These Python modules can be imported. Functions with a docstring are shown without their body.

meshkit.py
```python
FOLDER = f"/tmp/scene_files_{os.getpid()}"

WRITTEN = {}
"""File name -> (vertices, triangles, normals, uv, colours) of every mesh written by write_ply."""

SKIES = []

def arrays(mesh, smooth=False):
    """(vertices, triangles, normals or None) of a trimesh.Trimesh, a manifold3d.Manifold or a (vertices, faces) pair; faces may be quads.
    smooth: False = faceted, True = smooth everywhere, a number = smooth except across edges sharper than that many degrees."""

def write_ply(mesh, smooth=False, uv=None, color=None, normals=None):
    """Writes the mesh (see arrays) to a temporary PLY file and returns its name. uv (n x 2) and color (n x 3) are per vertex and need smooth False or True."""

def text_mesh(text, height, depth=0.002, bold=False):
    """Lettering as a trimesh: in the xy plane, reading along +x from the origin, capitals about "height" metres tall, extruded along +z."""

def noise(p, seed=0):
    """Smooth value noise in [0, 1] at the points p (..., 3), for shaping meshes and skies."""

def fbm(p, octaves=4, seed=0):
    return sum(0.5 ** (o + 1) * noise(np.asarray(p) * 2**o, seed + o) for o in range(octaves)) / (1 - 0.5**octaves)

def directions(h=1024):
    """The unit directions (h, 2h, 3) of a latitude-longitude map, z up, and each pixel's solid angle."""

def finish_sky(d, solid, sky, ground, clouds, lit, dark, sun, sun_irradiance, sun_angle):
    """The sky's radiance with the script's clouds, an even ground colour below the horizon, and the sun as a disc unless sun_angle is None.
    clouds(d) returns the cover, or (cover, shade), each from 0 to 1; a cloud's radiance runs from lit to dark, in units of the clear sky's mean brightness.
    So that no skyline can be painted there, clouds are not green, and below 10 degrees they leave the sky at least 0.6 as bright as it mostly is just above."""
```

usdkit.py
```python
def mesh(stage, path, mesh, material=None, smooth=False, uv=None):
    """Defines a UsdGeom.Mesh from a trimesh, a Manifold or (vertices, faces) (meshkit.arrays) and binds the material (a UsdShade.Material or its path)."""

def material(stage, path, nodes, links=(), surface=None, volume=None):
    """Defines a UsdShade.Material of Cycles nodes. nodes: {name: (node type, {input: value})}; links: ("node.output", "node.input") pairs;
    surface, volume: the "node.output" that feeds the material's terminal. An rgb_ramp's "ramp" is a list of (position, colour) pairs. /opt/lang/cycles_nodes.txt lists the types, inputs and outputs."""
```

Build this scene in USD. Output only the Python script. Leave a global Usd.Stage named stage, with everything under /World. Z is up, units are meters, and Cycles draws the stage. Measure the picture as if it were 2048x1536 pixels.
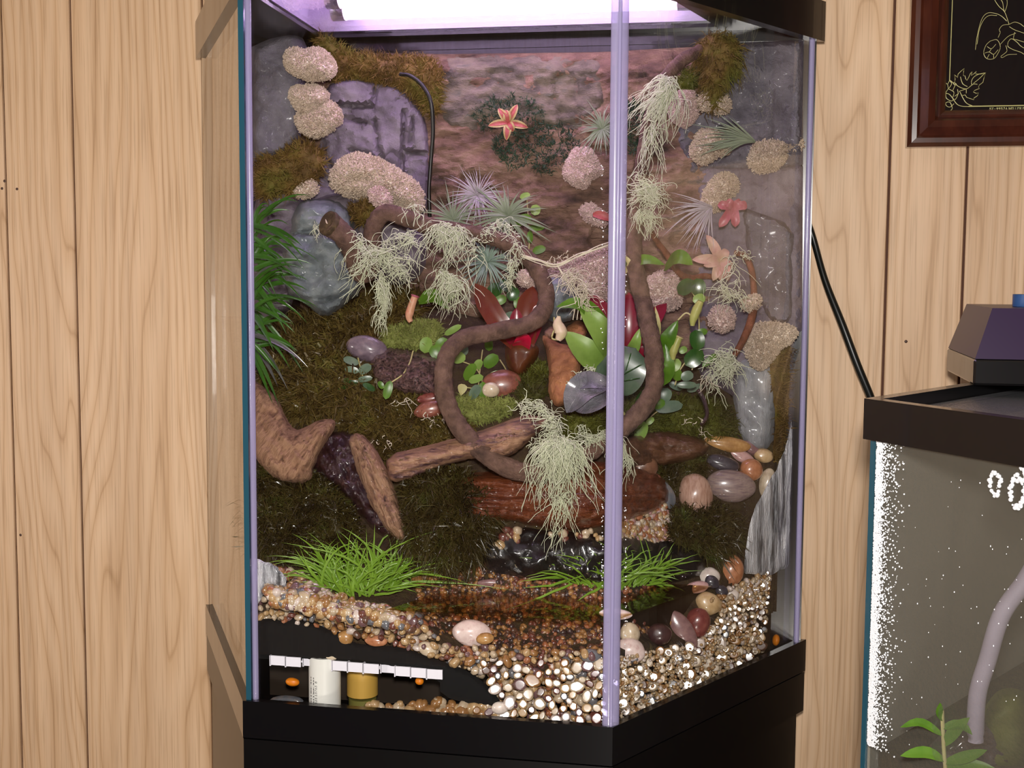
import math, random
import numpy as np
import trimesh
import meshkit, usdkit
from shapely.geometry import Polygon, Point, LineString
from shapely import contains_xy
from scipy.spatial import Delaunay
from scipy.interpolate import RBFInterpolator
from pxr import Usd, UsdGeom, UsdLux, UsdShade, Gf, Sdf, Vt

stage = Usd.Stage.CreateInMemory()
UsdGeom.SetStageUpAxis(stage, 'Z')
UsdGeom.Xform.Define(stage, '/World')
rng = np.random.default_rng(7)

# ------------------------------------------------------------------ camera, light, exposure
F_PX, YAW, PITCH, ROLL = 2571.5, -0.18744, -0.0891, 0.00647
EYE = np.array([0.0, -1.42, 1.30])
EXPOSURE = 0.0
_cy, _sy = math.cos(YAW), math.sin(YAW)
FW = np.array([_sy * math.cos(PITCH), _cy * math.cos(PITCH), math.sin(PITCH)])
_r = np.array([_cy, -_sy, 0.0])
_u = np.cross(_r, FW)
RT = _r * math.cos(ROLL) + _u * math.sin(ROLL)
UP = _u * math.cos(ROLL) - _r * math.sin(ROLL)
cam = UsdGeom.Camera.Define(stage, '/World/camera')
cam.CreateHorizontalApertureAttr(36.0)
cam.CreateVerticalApertureAttr(27.0)
cam.CreateFocalLengthAttr(36.0 * F_PX / 2048)
cam.CreateClippingRangeAttr(Gf.Vec2f(0.05, 50))
cam.CreateExposureAttr(EXPOSURE)
m4 = Gf.Matrix4d(*[float(x) for x in (*RT, 0, *UP, 0, *(-FW), 0, *EYE, 1)])
UsdGeom.Xformable(cam).AddTransformOp().Set(m4)


def disk_light(name, loc, aim, radius, power, color):
    l = UsdLux.DiskLight.Define(stage, '/World/' + name)
    l.CreateRadiusAttr(radius)
    l.CreateIntensityAttr(power)
    l.CreateColorAttr(Gf.Vec3f(*color))
    loc, aim = np.array(loc, float), np.array(aim, float)
    z = loc - aim
    z /= np.linalg.norm(z)
    x = np.cross([0, 1.0, 0.3], z)
    x /= np.linalg.norm(x)
    y = np.cross(z, x)
    UsdGeom.Xformable(l).AddTransformOp().Set(Gf.Matrix4d(*[float(v) for v in (*x, 0, *y, 0, *z, 0, *loc, 1)]))
    return l


# the camera's own flash, just above the lens, and the weak room lamp overhead
FLASH = (0.005, -1.40, 1.39)
disk_light('flash', FLASH, (-0.28, 0.0, 1.22), 0.035, 1330.0, (1.0, 0.955, 0.90))
disk_light('room_lamp', (-1.45, -1.25, 1.12), (-0.85, 0.0, 1.1), 0.12, 47.0, (1.0, 0.93, 0.86))
disk_light('floor_lamp', (0.15, -1.95, 0.22), (-0.1, 0.0, 0.95), 0.12, 48.0, (1.0, 0.93, 0.84))
dome = UsdLux.DomeLight.Define(stage, '/World/ambient')
dome.CreateIntensityAttr(0.02)

# ------------------------------------------------------------------ picture to place
def rays(px, py):
    px, py = np.asarray(px, float), np.asarray(py, float)
    return FW + RT * ((px - 1024) / F_PX)[..., None] - UP * ((py - 768) / F_PX)[..., None]


def at(px, py, y):
    d = rays(px, py)
    return EYE + d * ((np.asarray(y, float) - EYE[1]) / d[..., 1])[..., None]


def atz(px, py, z):
    d = rays(px, py)
    return EYE + d * ((z - EYE[2]) / d[..., 2])[..., None]


def at_plane(px, py, p0, n):
    d = rays(px, py)
    return EYE + d * (((np.asarray(p0) - EYE) @ n) / (d @ n))[..., None]


def pxsize(y):
    return (y - EYE[1]) / F_PX / 1.0


# ------------------------------------------------------------------ objects
taken = {}


def numbered(parent, name):
    k = taken.get((parent, name), 0)
    taken[(parent, name)] = k + 1
    return f'{parent}/{name}' if k == 0 else f'{parent}/{name}_{k:03d}'


def say(p, label=None, cat=None, group=None, kind=None):
    for k, v in (('label', label), ('category', cat), ('group', group), ('kind', kind)):
        if v:
            p.SetCustomDataByKey(k, v)


BASE = {}


def thing(name, label, cat, base, group=None, kind=None):
    path = numbered('/World', name)
    x = UsdGeom.Xform.Define(stage, path)
    base = np.asarray(base, float)
    x.AddTranslateOp().Set(Gf.Vec3d(*map(float, base)))
    BASE[path] = base
    say(x.GetPrim(), label, cat, group, kind)
    return path


def arr(mesh):
    v, f, _ = meshkit.arrays(mesh)
    return np.asarray(v, float), np.asarray(f)


def part(parent, name, mesh, mat, smooth=True, label=None, kind=None):
    path = numbered(parent, name)
    v, f = arr(mesh)
    root = '/'.join(parent.split('/')[:3])
    m = usdkit.mesh(stage, path, (v - BASE[root], f), MATS[mat], smooth)
    say(m.GetPrim(), label, kind=kind)
    return path


def solo(name, mesh, mat, label, cat, group=None, kind=None, smooth=True):
    path = numbered('/World', name)
    v, f = arr(mesh)
    base = np.array([v[:, 0].mean(), v[:, 1].mean(), v[:, 2].min()])
    m = usdkit.mesh(stage, path, (v - base, f), MATS[mat], smooth)
    m.AddTranslateOp().Set(Gf.Vec3d(*map(float, base)))
    say(m.GetPrim(), label, cat, group, kind)
    BASE[path] = base
    return path


# ------------------------------------------------------------------ shapes
def join(*ms):
    vs, fs, n = [], [], 0
    for m in ms:
        v, f = arr(m)
        vs.append(v)
        fs.append(f + n)
        n += len(v)
    return np.vstack(vs), np.vstack(fs)


def box(lo, hi, bevel=0.0):
    lo, hi = np.minimum(lo, hi), np.maximum(lo, hi)
    if bevel:
        import manifold3d as mf
        c = np.array([[(lo, hi)[i][0] + (bevel, -bevel)[i], (lo, hi)[j][1] + (bevel, -bevel)[j], (lo, hi)[k][2] + (bevel, -bevel)[k]] for i in (0, 1) for j in (0, 1) for k in (0, 1)])
        pts = np.vstack([c + bevel * np.array(d) for d in ((1, 0, 0), (-1, 0, 0), (0, 1, 0), (0, -1, 0), (0, 0, 1), (0, 0, -1))])
        return arr(mf.Manifold.hull_points(pts.astype(np.float32)))
    b = trimesh.creation.box(np.asarray(hi) - lo)
    b.apply_translation((np.asarray(hi) + lo) / 2)
    return arr(b)


def prism(poly, z0, z1):
    """A plan polygon (x, y) extruded from z0 to z1."""
    p = poly if isinstance(poly, Polygon) else Polygon(poly)
    m = trimesh.creation.extrude_polygon(p, z1 - z0, engine='earcut')
    m.apply_translation([0, 0, z0])
    return arr(m)


def tubes(P, R, sides=3):
    """P (n, k, 3) paths, R (n, k) radii: n closed tubes in one mesh."""
    P, R = np.asarray(P, float), np.asarray(R, float)
    n, k, _ = P.shape
    t = np.gradient(P, axis=1)
    t /= np.linalg.norm(t, axis=2, keepdims=True) + 1e-12
    ref = np.where(np.abs(t[..., 2:]).mean(1, keepdims=True) < 0.8, [0, 0, 1.0], [1.0, 0.2, 0])
    a = np.cross(t, np.broadcast_to(ref, t.shape))
    a /= np.linalg.norm(a, axis=2, keepdims=True) + 1e-12
    b = np.cross(t, a)
    ang = np.arange(sides) * 2 * np.pi / sides
    v = P[:, :, None] + R[:, :, None, None] * (np.cos(ang)[:, None] * a[:, :, None] + np.sin(ang)[:, None] * b[:, :, None])
    i, j = np.meshgrid(np.arange(k - 1), np.arange(sides), indexing='ij')
    q = np.stack([i * sides + j, i * sides + (j + 1) % sides, (i + 1) * sides + (j + 1) % sides, (i + 1) * sides + j], -1).reshape(-1, 4)
    cap = [[0, s + 1, s] for s in range(1, sides - 1)] + [[(k - 1) * sides, (k - 1) * sides + s, (k - 1) * sides + s + 1] for s in range(1, sides - 1)]
    f = np.vstack([q[:, [0, 2, 1]], q[:, [0, 3, 2]], np.array(cap).reshape(-1, 3)])
    F = (f[None] + (np.arange(n) * k * sides)[:, None, None]).reshape(-1, 3)
    return v.reshape(-1, 3), F


def spline(pts, n):
    """Catmull-Rom through the points, n samples evenly spread along it."""
    p = np.asarray(pts, float)
    p = np.vstack([2 * p[0] - p[1], p, 2 * p[-1] - p[-2]])
    out = []
    for i in range(1, len(p) - 2):
        t = np.linspace(0, 1, 24, endpoint=False)[:, None]
        a, b, c, d = p[i - 1], p[i], p[i + 1], p[i + 2]
        out.append(0.5 * (2 * b + (c - a) * t + (2 * a - 5 * b + 4 * c - d) * t**2 + (3 * b - a - 3 * c + d) * t**3))
    q = np.vstack(out + [p[-2:-1]])
    s = np.concatenate([[0], np.cumsum(np.linalg.norm(np.diff(q, axis=0), axis=1))])
    u = np.linspace(0, s[-1], n)
    return np.stack([np.interp(u, s, q[:, k]) for k in range(q.shape[1])], 1)


def tube(pts, r, n=None, sides=10):
    n = n or max(4, 6 * len(pts))
    P = spline(pts, n)
    R = np.interp(np.linspace(0, 1, n), np.linspace(0, 1, np.size(r)) if np.size(r) > 1 else [0, 1], np.atleast_1d(r) if np.size(r) > 1 else [r, r])
    return tubes(P[None], R[None], sides)


def chaikin(p, k=2):
    p = np.asarray(p, float)
    for _ in range(k):
        q = np.roll(p, -1, 0)
        p = np.stack([0.75 * p + 0.25 * q, 0.25 * p + 0.75 * q], 1).reshape(-1, 2)
    return p


def relief(outline, th, yb, step=8, prof=0.35, nz=0.35, nsc=40, seed=0, smooth=2, jag=0.0, extra=None, back=0.35, power=2.0):
    """A solid with the given picture outline standing at depth yb (number or function of px, py): it bulges by th towards the room and a little backwards; rough by fbm."""
    o = chaikin(outline, smooth) if smooth else np.asarray(outline, float)
    ring = LineString(np.vstack([o, o[:1]]))
    L = ring.length
    n = max(12, int(L / step))
    b = np.array([ring.interpolate(L * i / n).coords[0] for i in range(n)])
    if jag:
        q = np.stack([b[:, 0] / 14, b[:, 1] / 14, np.full(n, seed + 0.5)], 1)
        c = b.mean(0)
        b = b + (b - c) / np.linalg.norm(b - c, axis=1, keepdims=True) * ((meshkit.fbm(q, 3, seed) - 0.5) * 2 * jag)[:, None]
    P = Polygon(b).buffer(0)
    if P.geom_type != 'Polygon':
        P = max(P.geoms, key=lambda g: g.area)
    b = np.array(P.exterior.coords)[:-1]
    x0, y0, x1, y1 = P.bounds
    g = np.stack(np.meshgrid(np.arange(x0, x1, step), np.arange(y0, y1, step)), -1).reshape(-1, 2)
    g = g + np.random.default_rng(seed).uniform(-0.3, 0.3, g.shape) * step
    inner = P.buffer(-0.55 * step)
    if not inner.is_empty:
        g = g[contains_xy(inner, g[:, 0], g[:, 1])]
    else:
        g = np.array([[P.centroid.x, P.centroid.y]])
    pts = np.vstack([b, g])
    tri = Delaunay(pts).simplices
    cen = pts[tri].mean(1)
    tri = tri[contains_xy(P, cen[:, 0], cen[:, 1])]
    a = pts[tri]
    cr = (a[:, 1, 0] - a[:, 0, 0]) * (a[:, 2, 1] - a[:, 0, 1]) - (a[:, 1, 1] - a[:, 0, 1]) * (a[:, 2, 0] - a[:, 0, 0])
    tri[cr > 0] = tri[cr > 0][:, ::-1]
    # distance to the edge
    seg0, seg1 = b, np.roll(b, -1, 0)
    d = np.full(len(pts), 1e9)
    for s in range(0, len(pts), 2000):
        p = pts[s:s + 2000, None]
        e = seg1 - seg0
        t = np.clip(((p - seg0) * e).sum(-1) / np.maximum((e**2).sum(-1), 1e-9), 0, 1)
        d[s:s + 2000] = np.linalg.norm(p - seg0 - e * t[..., None], axis=-1).min(1)
    d[:len(b)] = 0
    R = prof * math.sqrt(P.area)
    e = np.minimum(d / R, 1)
    e = (1 - (1 - e)**power)**(1 / power) if power else e
    Y = yb(pts[:, 0], pts[:, 1]) if callable(yb) else np.full(len(pts), float(yb))
    w = at(pts[:, 0], pts[:, 1], Y)
    t = th * e * (1 - nz + 2 * nz * meshkit.fbm(w * nsc + seed * 7.3, 4, seed))
    if extra is not None:
        t = t + extra(pts[:, 0], pts[:, 1], w) * np.minimum(1, d / (1.5 * step))
    fr = at(pts[:, 0], pts[:, 1], Y - t)
    bk = at(pts[:, 0], pts[:, 1], Y + back * th * e)
    return np.vstack([fr, bk]), np.vstack([tri, tri[:, ::-1] + len(pts)]), len(tri)


def on_surface(v, f, n, r):
    a, b, c = v[f[:, 0]], v[f[:, 1]], v[f[:, 2]]
    cr = np.cross(b - a, c - a)
    ar = np.linalg.norm(cr, axis=1)
    k = r.choice(len(f), n, p=ar / ar.sum())
    u, w = r.random((2, n))
    fl = u + w > 1
    u[fl], w[fl] = 1 - u[fl], 1 - w[fl]
    return a[k] + u[:, None] * (b[k] - a[k]) + w[:, None] * (c[k] - a[k]), cr[k] / (ar[k][:, None] + 1e-12)


def blades(P, D, L, W, bend, r):
    """Small tapering blades from P along D, length L, width W, sagging by bend."""
    n = len(P)
    side = np.cross(D, r.normal(size=(n, 3)))
    side /= np.linalg.norm(side, axis=1, keepdims=True) + 1e-12
    L, W = np.broadcast_to(L, n)[:, None], np.broadcast_to(W, n)[:, None]
    m = P + D * L * 0.55 + r.normal(size=(n, 3)) * L * 0.1
    t = P + D * L + np.array([0, 0, -1.0]) * L * bend + r.normal(size=(n, 3)) * L * 0.25
    v = np.stack([P - side * W / 2, P + side * W / 2, m - side * W * 0.45, m + side * W * 0.45, t], 1).reshape(-1, 3)
    f = np.array([[0, 1, 3], [0, 3, 2], [2, 3, 4]])
    return v, (f[None] + 5 * np.arange(n)[:, None, None]).reshape(-1, 3)


def stone(c, size, r, sub=3, rough=0.12, rot=None, lump=1.3):
    """A rounded pebble: centre, three full sizes (m); rot a 3 x 3 matrix or None for a random turn."""
    m = trimesh.creation.icosphere(sub)
    v = np.array(m.vertices)
    v = v * (1 + rough * 2 * (meshkit.fbm(v * lump + r.uniform(0, 50, 3), 2, int(r.integers(1 << 20))) - 0.5))[:, None]
    v = v * np.asarray(size) / 2
    if rot is None:
        rot = trimesh.transformations.random_rotation_matrix(r.random(3))[:3, :3]
    return v @ np.asarray(rot).T + c, np.array(m.faces)


VIEW = np.stack([RT, UP, -FW], 1)


def turned(deg, tip=0.0):
    """Columns: along, across, towards the camera; turned by deg in the picture and tipped back."""
    a, b = math.radians(deg), tip
    R = np.array([[math.cos(a), -math.sin(a), 0], [math.sin(a), math.cos(a), 0], [0, 0, 1]])
    T = np.array([[1, 0, 0], [0, math.cos(b), -math.sin(b)], [0, math.sin(b), math.cos(b)]])
    return VIEW @ T @ R


def leaf(path, width, face, fold=0.25, n=9, shape='lance', cup=0.0):
    """A leaf along the path (points), full width (m), its upper face turned to 'face'."""
    P = spline(path, n)
    u = np.linspace(0, 1, n)
    if shape == 'lance':
        w = np.sin(np.pi * np.clip(0.08 + 0.92 * u, 0, 1))**0.75
    elif shape == 'strap':
        w = np.minimum(1, 0.75 + u * 0.9) * np.clip((1 - u) / 0.25, 0, 1)**0.6
    elif shape == 'round':
        w = np.sqrt(np.clip(1 - (2 * u - 1)**2, 0, 1)) ** 0.9
    elif shape == 'heart':
        w = np.interp(u, [0, 0.1, 0.3, 0.6, 0.85, 1], [0.35, 0.85, 1, 0.75, 0.3, 0])
    else:
        w = np.interp(u, [0, 0.1, 0.5, 1], [0.7, 1, 0.8, 0])
    t = np.gradient(P, axis=0)
    t /= np.linalg.norm(t, axis=1, keepdims=True) + 1e-12
    s = np.cross(t, np.broadcast_to(face, t.shape))
    s /= np.linalg.norm(s, axis=1, keepdims=True) + 1e-12
    nn = np.cross(s, t)
    cols = []
    for q in (-1, -0.5, 0, 0.5, 1):
        cols.append(P + s * (w * width / 2 * q)[:, None] + nn * (abs(q) * w * width / 2 * fold - cup * q * q * width)[:, None])
    v = np.stack(cols, 1).reshape(-1, 3)
    i, j = np.meshgrid(np.arange(n - 1), np.arange(4), indexing='ij')
    q = np.stack([i * 5 + j, i * 5 + j + 1, (i + 1) * 5 + j + 1, (i + 1) * 5 + j], -1).reshape(-1, 4)
    return v, np.vstack([q[:, [0, 1, 2]], q[:, [0, 2, 3]]])


TOCAM = -FW

# ------------------------------------------------------------------ materials
def S(r, g, b):
    c = np.array([r, g, b]) / 255.0
    return tuple(float(x) for x in np.where(c < 0.04045, c / 12.92, ((c + 0.055) / 1.055)**2.4))


MATS = {}


def mk(name, nodes, links, surface, volume=None):
    MATS[name] = usdkit.material(stage, '/World/Looks/' + name, nodes, links, surface=surface, volume=volume)


def pm(name, cols, scale=30.0, rough=0.6, bump=0.0, bscale=90.0, bdist=0.002, coat=0.0, island=0.0, stretch=(1, 1, 1), transl=0.0, metallic=0.0, detail=5, ior=1.45, contrast=1.0, rot=None, rvar=0.0):
    """A rough procedural material: noise of the position through a colour ramp (sRGB triples), with relief. island mixes in a value of each separate piece."""
    n = len(cols)
    lo, hi = 0.5 - 0.28 / contrast, 0.5 + 0.28 / contrast
    ramp = [(lo + (hi - lo) * i / max(1, n - 1), S(*c)) for i, c in enumerate(cols)]
    nodes = {'g': ('geometry', {}), 'mp': ('mapping', {'scale': tuple(float(x) for x in stretch)} if rot is None else {'mapping_type': 'texture', 'scale': tuple(1.0 / x for x in stretch), 'rotation': (0.0, math.radians(rot), 0.0)}),
             'n': ('noise_texture', {'scale': float(scale), 'detail': float(detail), 'roughness': 0.6}),
             'r': ('rgb_ramp', {'ramp': ramp}),
             'p': ('principled_bsdf', {'roughness': float(rough), 'metallic': float(metallic), 'ior': float(ior), 'coat_weight': float(coat), 'coat_roughness': 0.14})}
    links = [('g.position', 'mp.vector'), ('mp.vector', 'n.vector'), ('r.color', 'p.base_color')]
    if island:
        nodes['mf'] = ('mix_float', {'fac': float(island)})
        nodes['mr'] = ('map_range', {'from_min': 0.0, 'from_max': 1.0, 'to_min': lo, 'to_max': hi})
        links += [('n.fac', 'mf.a'), ('g.random_per_island', 'mr.value'), ('mr.result', 'mf.b'), ('mf.result', 'r.fac')]
    else:
        links += [('n.fac', 'r.fac')]
    if rvar:
        nodes['rr'] = ('map_range', {'from_min': 0.35, 'from_max': 0.65, 'to_min': float(rough), 'to_max': float(rough + rvar), 'clamp': True})
        links += [('n.fac', 'rr.value'), ('rr.result', 'p.roughness')]
    if bump:
        nodes['bn'] = ('noise_texture', {'scale': float(bscale), 'detail': 6.0, 'roughness': 0.65})
        nodes['b'] = ('bump', {'strength': float(bump), 'distance': float(bdist)})
        links += [('mp.vector', 'bn.vector'), ('bn.fac', 'b.height'), ('b.normal', 'p.normal')]
    out = 'p.BSDF'
    if transl:
        nodes['t'] = ('translucent_bsdf', {})
        nodes['m'] = ('mix_closure', {'fac': float(transl)})
        links += [('r.color', 't.color'), ('p.BSDF', 'm.closure1'), ('t.BSDF', 'm.closure2')]
        out = 'm.closure'
    mk(name, nodes, links, out)


def flat(name, col, rough=0.5, metallic=0.0, coat=0.0, ior=1.45, **kw):
    mk(name, {'p': ('principled_bsdf', {'base_color': S(*col), 'roughness': float(rough), 'metallic': float(metallic), 'coat_weight': float(coat), 'ior': float(ior), **kw})}, [], 'p.BSDF')


def pane_mat(name, tint=(1, 1, 1), ior=1.5, bump=0.0, bscale=60.0, fog=0.0, fogcol=(150, 150, 145), rough=0.0):
    nodes = {'f': ('fresnel', {'IOR': float(ior)}), 't': ('transparent_bsdf', {'color': tuple(tint)}), 'gl': ('glossy_bsdf', {'color': (1, 1, 1), 'roughness': float(rough)}), 'm': ('mix_closure', {})}
    nodes['g'] = ('geometry', {})
    nodes['bf'] = ('map_range', {'from_min': 0.0, 'from_max': 1.0, 'to_min': float(ior), 'to_max': 1.0 / ior})
    links = [('g.backfacing', 'bf.value'), ('bf.result', 'f.IOR'), ('f.fac', 'm.fac'), ('t.BSDF', 'm.closure1'), ('gl.BSDF', 'm.closure2')]
    if bump:
        nodes['n'] = ('noise_texture', {'scale': float(bscale), 'detail': 3.0})
        nodes['b'] = ('bump', {'strength': float(bump), 'distance': 0.002})
        links += [('g.position', 'n.vector'), ('n.fac', 'b.height'), ('b.normal', 'gl.normal')]
    out = 'm.closure'
    if fog:
        nodes['d'] = ('diffuse_bsdf', {'color': S(*fogcol)})
        nodes['m2'] = ('mix_closure', {'fac': float(fog)})
        links += [('m.closure', 'm2.closure1'), ('d.BSDF', 'm2.closure2')]
        out = 'm2.closure'
    mk(name, nodes, links, out)


pane_mat('glass')
pane_mat('glass_wet', fog=0.16, fogcol=(190, 190, 195), bump=0.5, bscale=500)
pane_mat('glass_fogged', fog=0.15, fogcol=(118, 116, 106), bump=0.3, bscale=300, rough=0.05)
pane_mat('glass_frosted', fog=0.62, fogcol=(158, 154, 142))
pane_mat('water', tint=(0.88, 0.76, 0.58), ior=1.33, bump=0.35, bscale=45)
pane_mat('sump_water', tint=(0.55, 0.36, 0.12), ior=1.33)
flat('glass_edge', (34, 76, 92), 0.12, coat=0.5)
flat('sump_dark', (30, 18, 4), 0.6)
mk('seal', {'p': ('principled_bsdf', {'base_color': S(176, 168, 205), 'roughness': 0.22, 'coat_weight': 0.6}), 't': ('transparent_bsdf', {'color': (0.86, 0.84, 0.97)}), 'm': ('mix_closure', {'fac': 0.52})},
   [('t.BSDF', 'm.closure1'), ('p.BSDF', 'm.closure2')], 'm.closure')
flat('black_plastic', (13, 12, 14), 0.22, coat=0.3)
flat('black_stand', (9, 8, 9), 0.3)
flat('black_foam', (4, 4, 5), 0.95)
pm('black_liner', [(8, 9, 11), (20, 22, 26)], 60, 0.18, bump=0.6, bscale=70, bdist=0.004, coat=0.8)
flat('hood_white', (225, 215, 235), 0.3)
mk('lamp_glow', {'e': ('emission', {'color': (0.86, 0.62, 1.0), 'strength': 10.0})}, [], 'e.emission')
flat('lamp_cap', (190, 190, 195), 0.3, 0.8)
pm('slate', [(74, 66, 76), (106, 97, 107), (132, 123, 130)], 26, 0.75, bump=0.9, bscale=70, bdist=0.004, contrast=1.2, detail=8)
pm('slate_dark', [(66, 62, 70), (94, 90, 98), (122, 117, 124)], 30, 0.7, bump=0.9, bscale=90, bdist=0.004, coat=0.08, detail=8, contrast=1.2)
pm('boulder', [(66, 74, 78), (98, 106, 110), (130, 136, 136)], 50, 0.65, bump=0.8, bscale=220, bdist=0.002, coat=0.15, detail=9, contrast=1.2)
pm('wet_slate', [(92, 94, 98), (128, 130, 134), (170, 170, 172)], 60, 0.4, bump=0.7, bscale=120, bdist=0.003, coat=0.4, stretch=(1, 1, 0.35))
pm('cork', [(46, 36, 32), (92, 70, 60), (122, 94, 80), (146, 118, 100), (86, 82, 78)], 30, 0.9, bump=1.0, bscale=90, bdist=0.008, stretch=(0.6, 1, 1.5), detail=9, contrast=1.3)
pm('cork_gray', [(44, 40, 36), (84, 76, 68), (116, 104, 90), (84, 86, 80)], 40, 0.9, bump=1.0, bscale=110, bdist=0.006, stretch=(0.6, 1, 1.3), detail=9, contrast=1.3)
pm('cork_chunk', [(30, 20, 24), (74, 52, 56), (140, 104, 100), (52, 36, 42), (120, 84, 70)], 120, 0.5, bump=1.0, bscale=160, bdist=0.008, coat=0.35, contrast=1.4, detail=8)
pm('soil', [(34, 22, 14), (58, 42, 24), (74, 64, 30)], 70, 0.8, bump=1.0, bscale=200, bdist=0.004)
pm('moss_brown', [(56, 40, 18), (104, 88, 40), (112, 118, 46), (146, 152, 70), (150, 104, 62)], 40, 0.5, island=0.6, transl=0.25, contrast=1.3, coat=0.15)
pm('moss_rust', [(72, 50, 22), (112, 88, 36), (100, 104, 34), (128, 130, 52), (150, 118, 70)], 26, 0.75, island=0.5, transl=0.2, contrast=1.2)
pm('moss_light', [(112, 120, 56), (146, 154, 80), (172, 178, 104), (124, 124, 58)], 40, 0.75, island=0.5, transl=0.25, contrast=1.2)
pm('moss_olive', [(50, 46, 14), (88, 92, 26), (114, 116, 40), (84, 66, 24)], 26, 0.65, island=0.5, transl=0.2, contrast=1.2)
pm('moss_dark', [(34, 26, 12), (70, 62, 28), (70, 92, 36), (112, 72, 42), (100, 122, 52)], 40, 0.35, island=0.6, transl=0.2, contrast=1.25, coat=0.3)
pm('moss_teal', [(30, 48, 36), (46, 74, 54), (62, 92, 62), (70, 76, 56)], 24, 0.7, island=0.5, transl=0.2)
pm('reindeer', [(206, 184, 160), (232, 214, 194), (246, 234, 218)], 60, 0.9, island=0.5, transl=0.2)
for nm_, ramp_ in (('reindeer_core', [(0.0, S(250, 238, 222)), (0.42, S(244, 230, 214)), (0.72, S(186, 160, 138)), (1.0, S(132, 106, 88))]), ('reindeer_pink_core', [(0.0, S(250, 234, 226)), (0.42, S(244, 226, 218)), (0.72, S(192, 160, 152)), (1.0, S(136, 104, 98))])):
    mk(nm_, {'g': ('geometry', {}), 'w': ('noise_texture', {'scale': 160.0, 'detail': 2.0}), 'ws': ('vector_math', {'math_type': 'multiply_add', 'vector2': (0.006, 0.006, 0.006)}), 'v': ('voronoi_texture', {'scale': 330.0, 'feature': 'f1'}), 'r': ('rgb_ramp', {'ramp': ramp_}),
             'b': ('bump', {'strength': 1.0, 'distance': 0.003, 'invert': True}), 'p': ('principled_bsdf', {'roughness': 0.9})},
       [('g.position', 'w.vector'), ('w.color', 'ws.vector1'), ('g.position', 'ws.vector3'), ('ws.vector', 'v.vector'), ('v.distance', 'r.fac'), ('r.color', 'p.base_color'), ('v.distance', 'b.height'), ('b.normal', 'p.normal')], 'p.BSDF')

pm('reindeer_pink', [(206, 176, 166), (232, 208, 198), (246, 228, 220)], 60, 0.9, island=0.5, transl=0.2)
pm('usnea', [(226, 230, 200), (240, 242, 222), (250, 249, 238)], 30, 0.8, island=0.6, transl=0.35)
pm('usnea_pink', [(226, 216, 194), (240, 232, 214), (250, 244, 230)], 30, 0.8, island=0.6, transl=0.35)
pm('vine_bark', [(64, 46, 40), (104, 78, 66), (134, 104, 90)], 90, 0.85, bump=1.0, bscale=260, bdist=0.004, detail=8, contrast=1.2)
pm('vine_cut', [(46, 34, 24), (70, 54, 36), (120, 100, 70)], 160, 0.8, bump=0.5, bscale=300)
pm('small_vine', [(70, 40, 28), (116, 66, 44), (150, 92, 66)], 120, 0.7, bump=1.0, bscale=300, coat=0.2)
pm('drift_tan', [(64, 42, 30), (124, 88, 66), (166, 128, 100), (136, 100, 76), (92, 64, 50)], 70, 0.8, bump=1.0, bscale=120, bdist=0.006, detail=9, contrast=1.35, stretch=(0.4, 1, 1.8), rot=-58)
pm('drift_spur', [(52, 34, 28), (120, 86, 66), (170, 132, 104), (138, 100, 76), (80, 56, 52)], 70, 0.7, bump=1.0, bscale=120, bdist=0.006, detail=9, contrast=1.4, stretch=(0.3, 1, 2.0), rot=62, coat=0.15)
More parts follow.
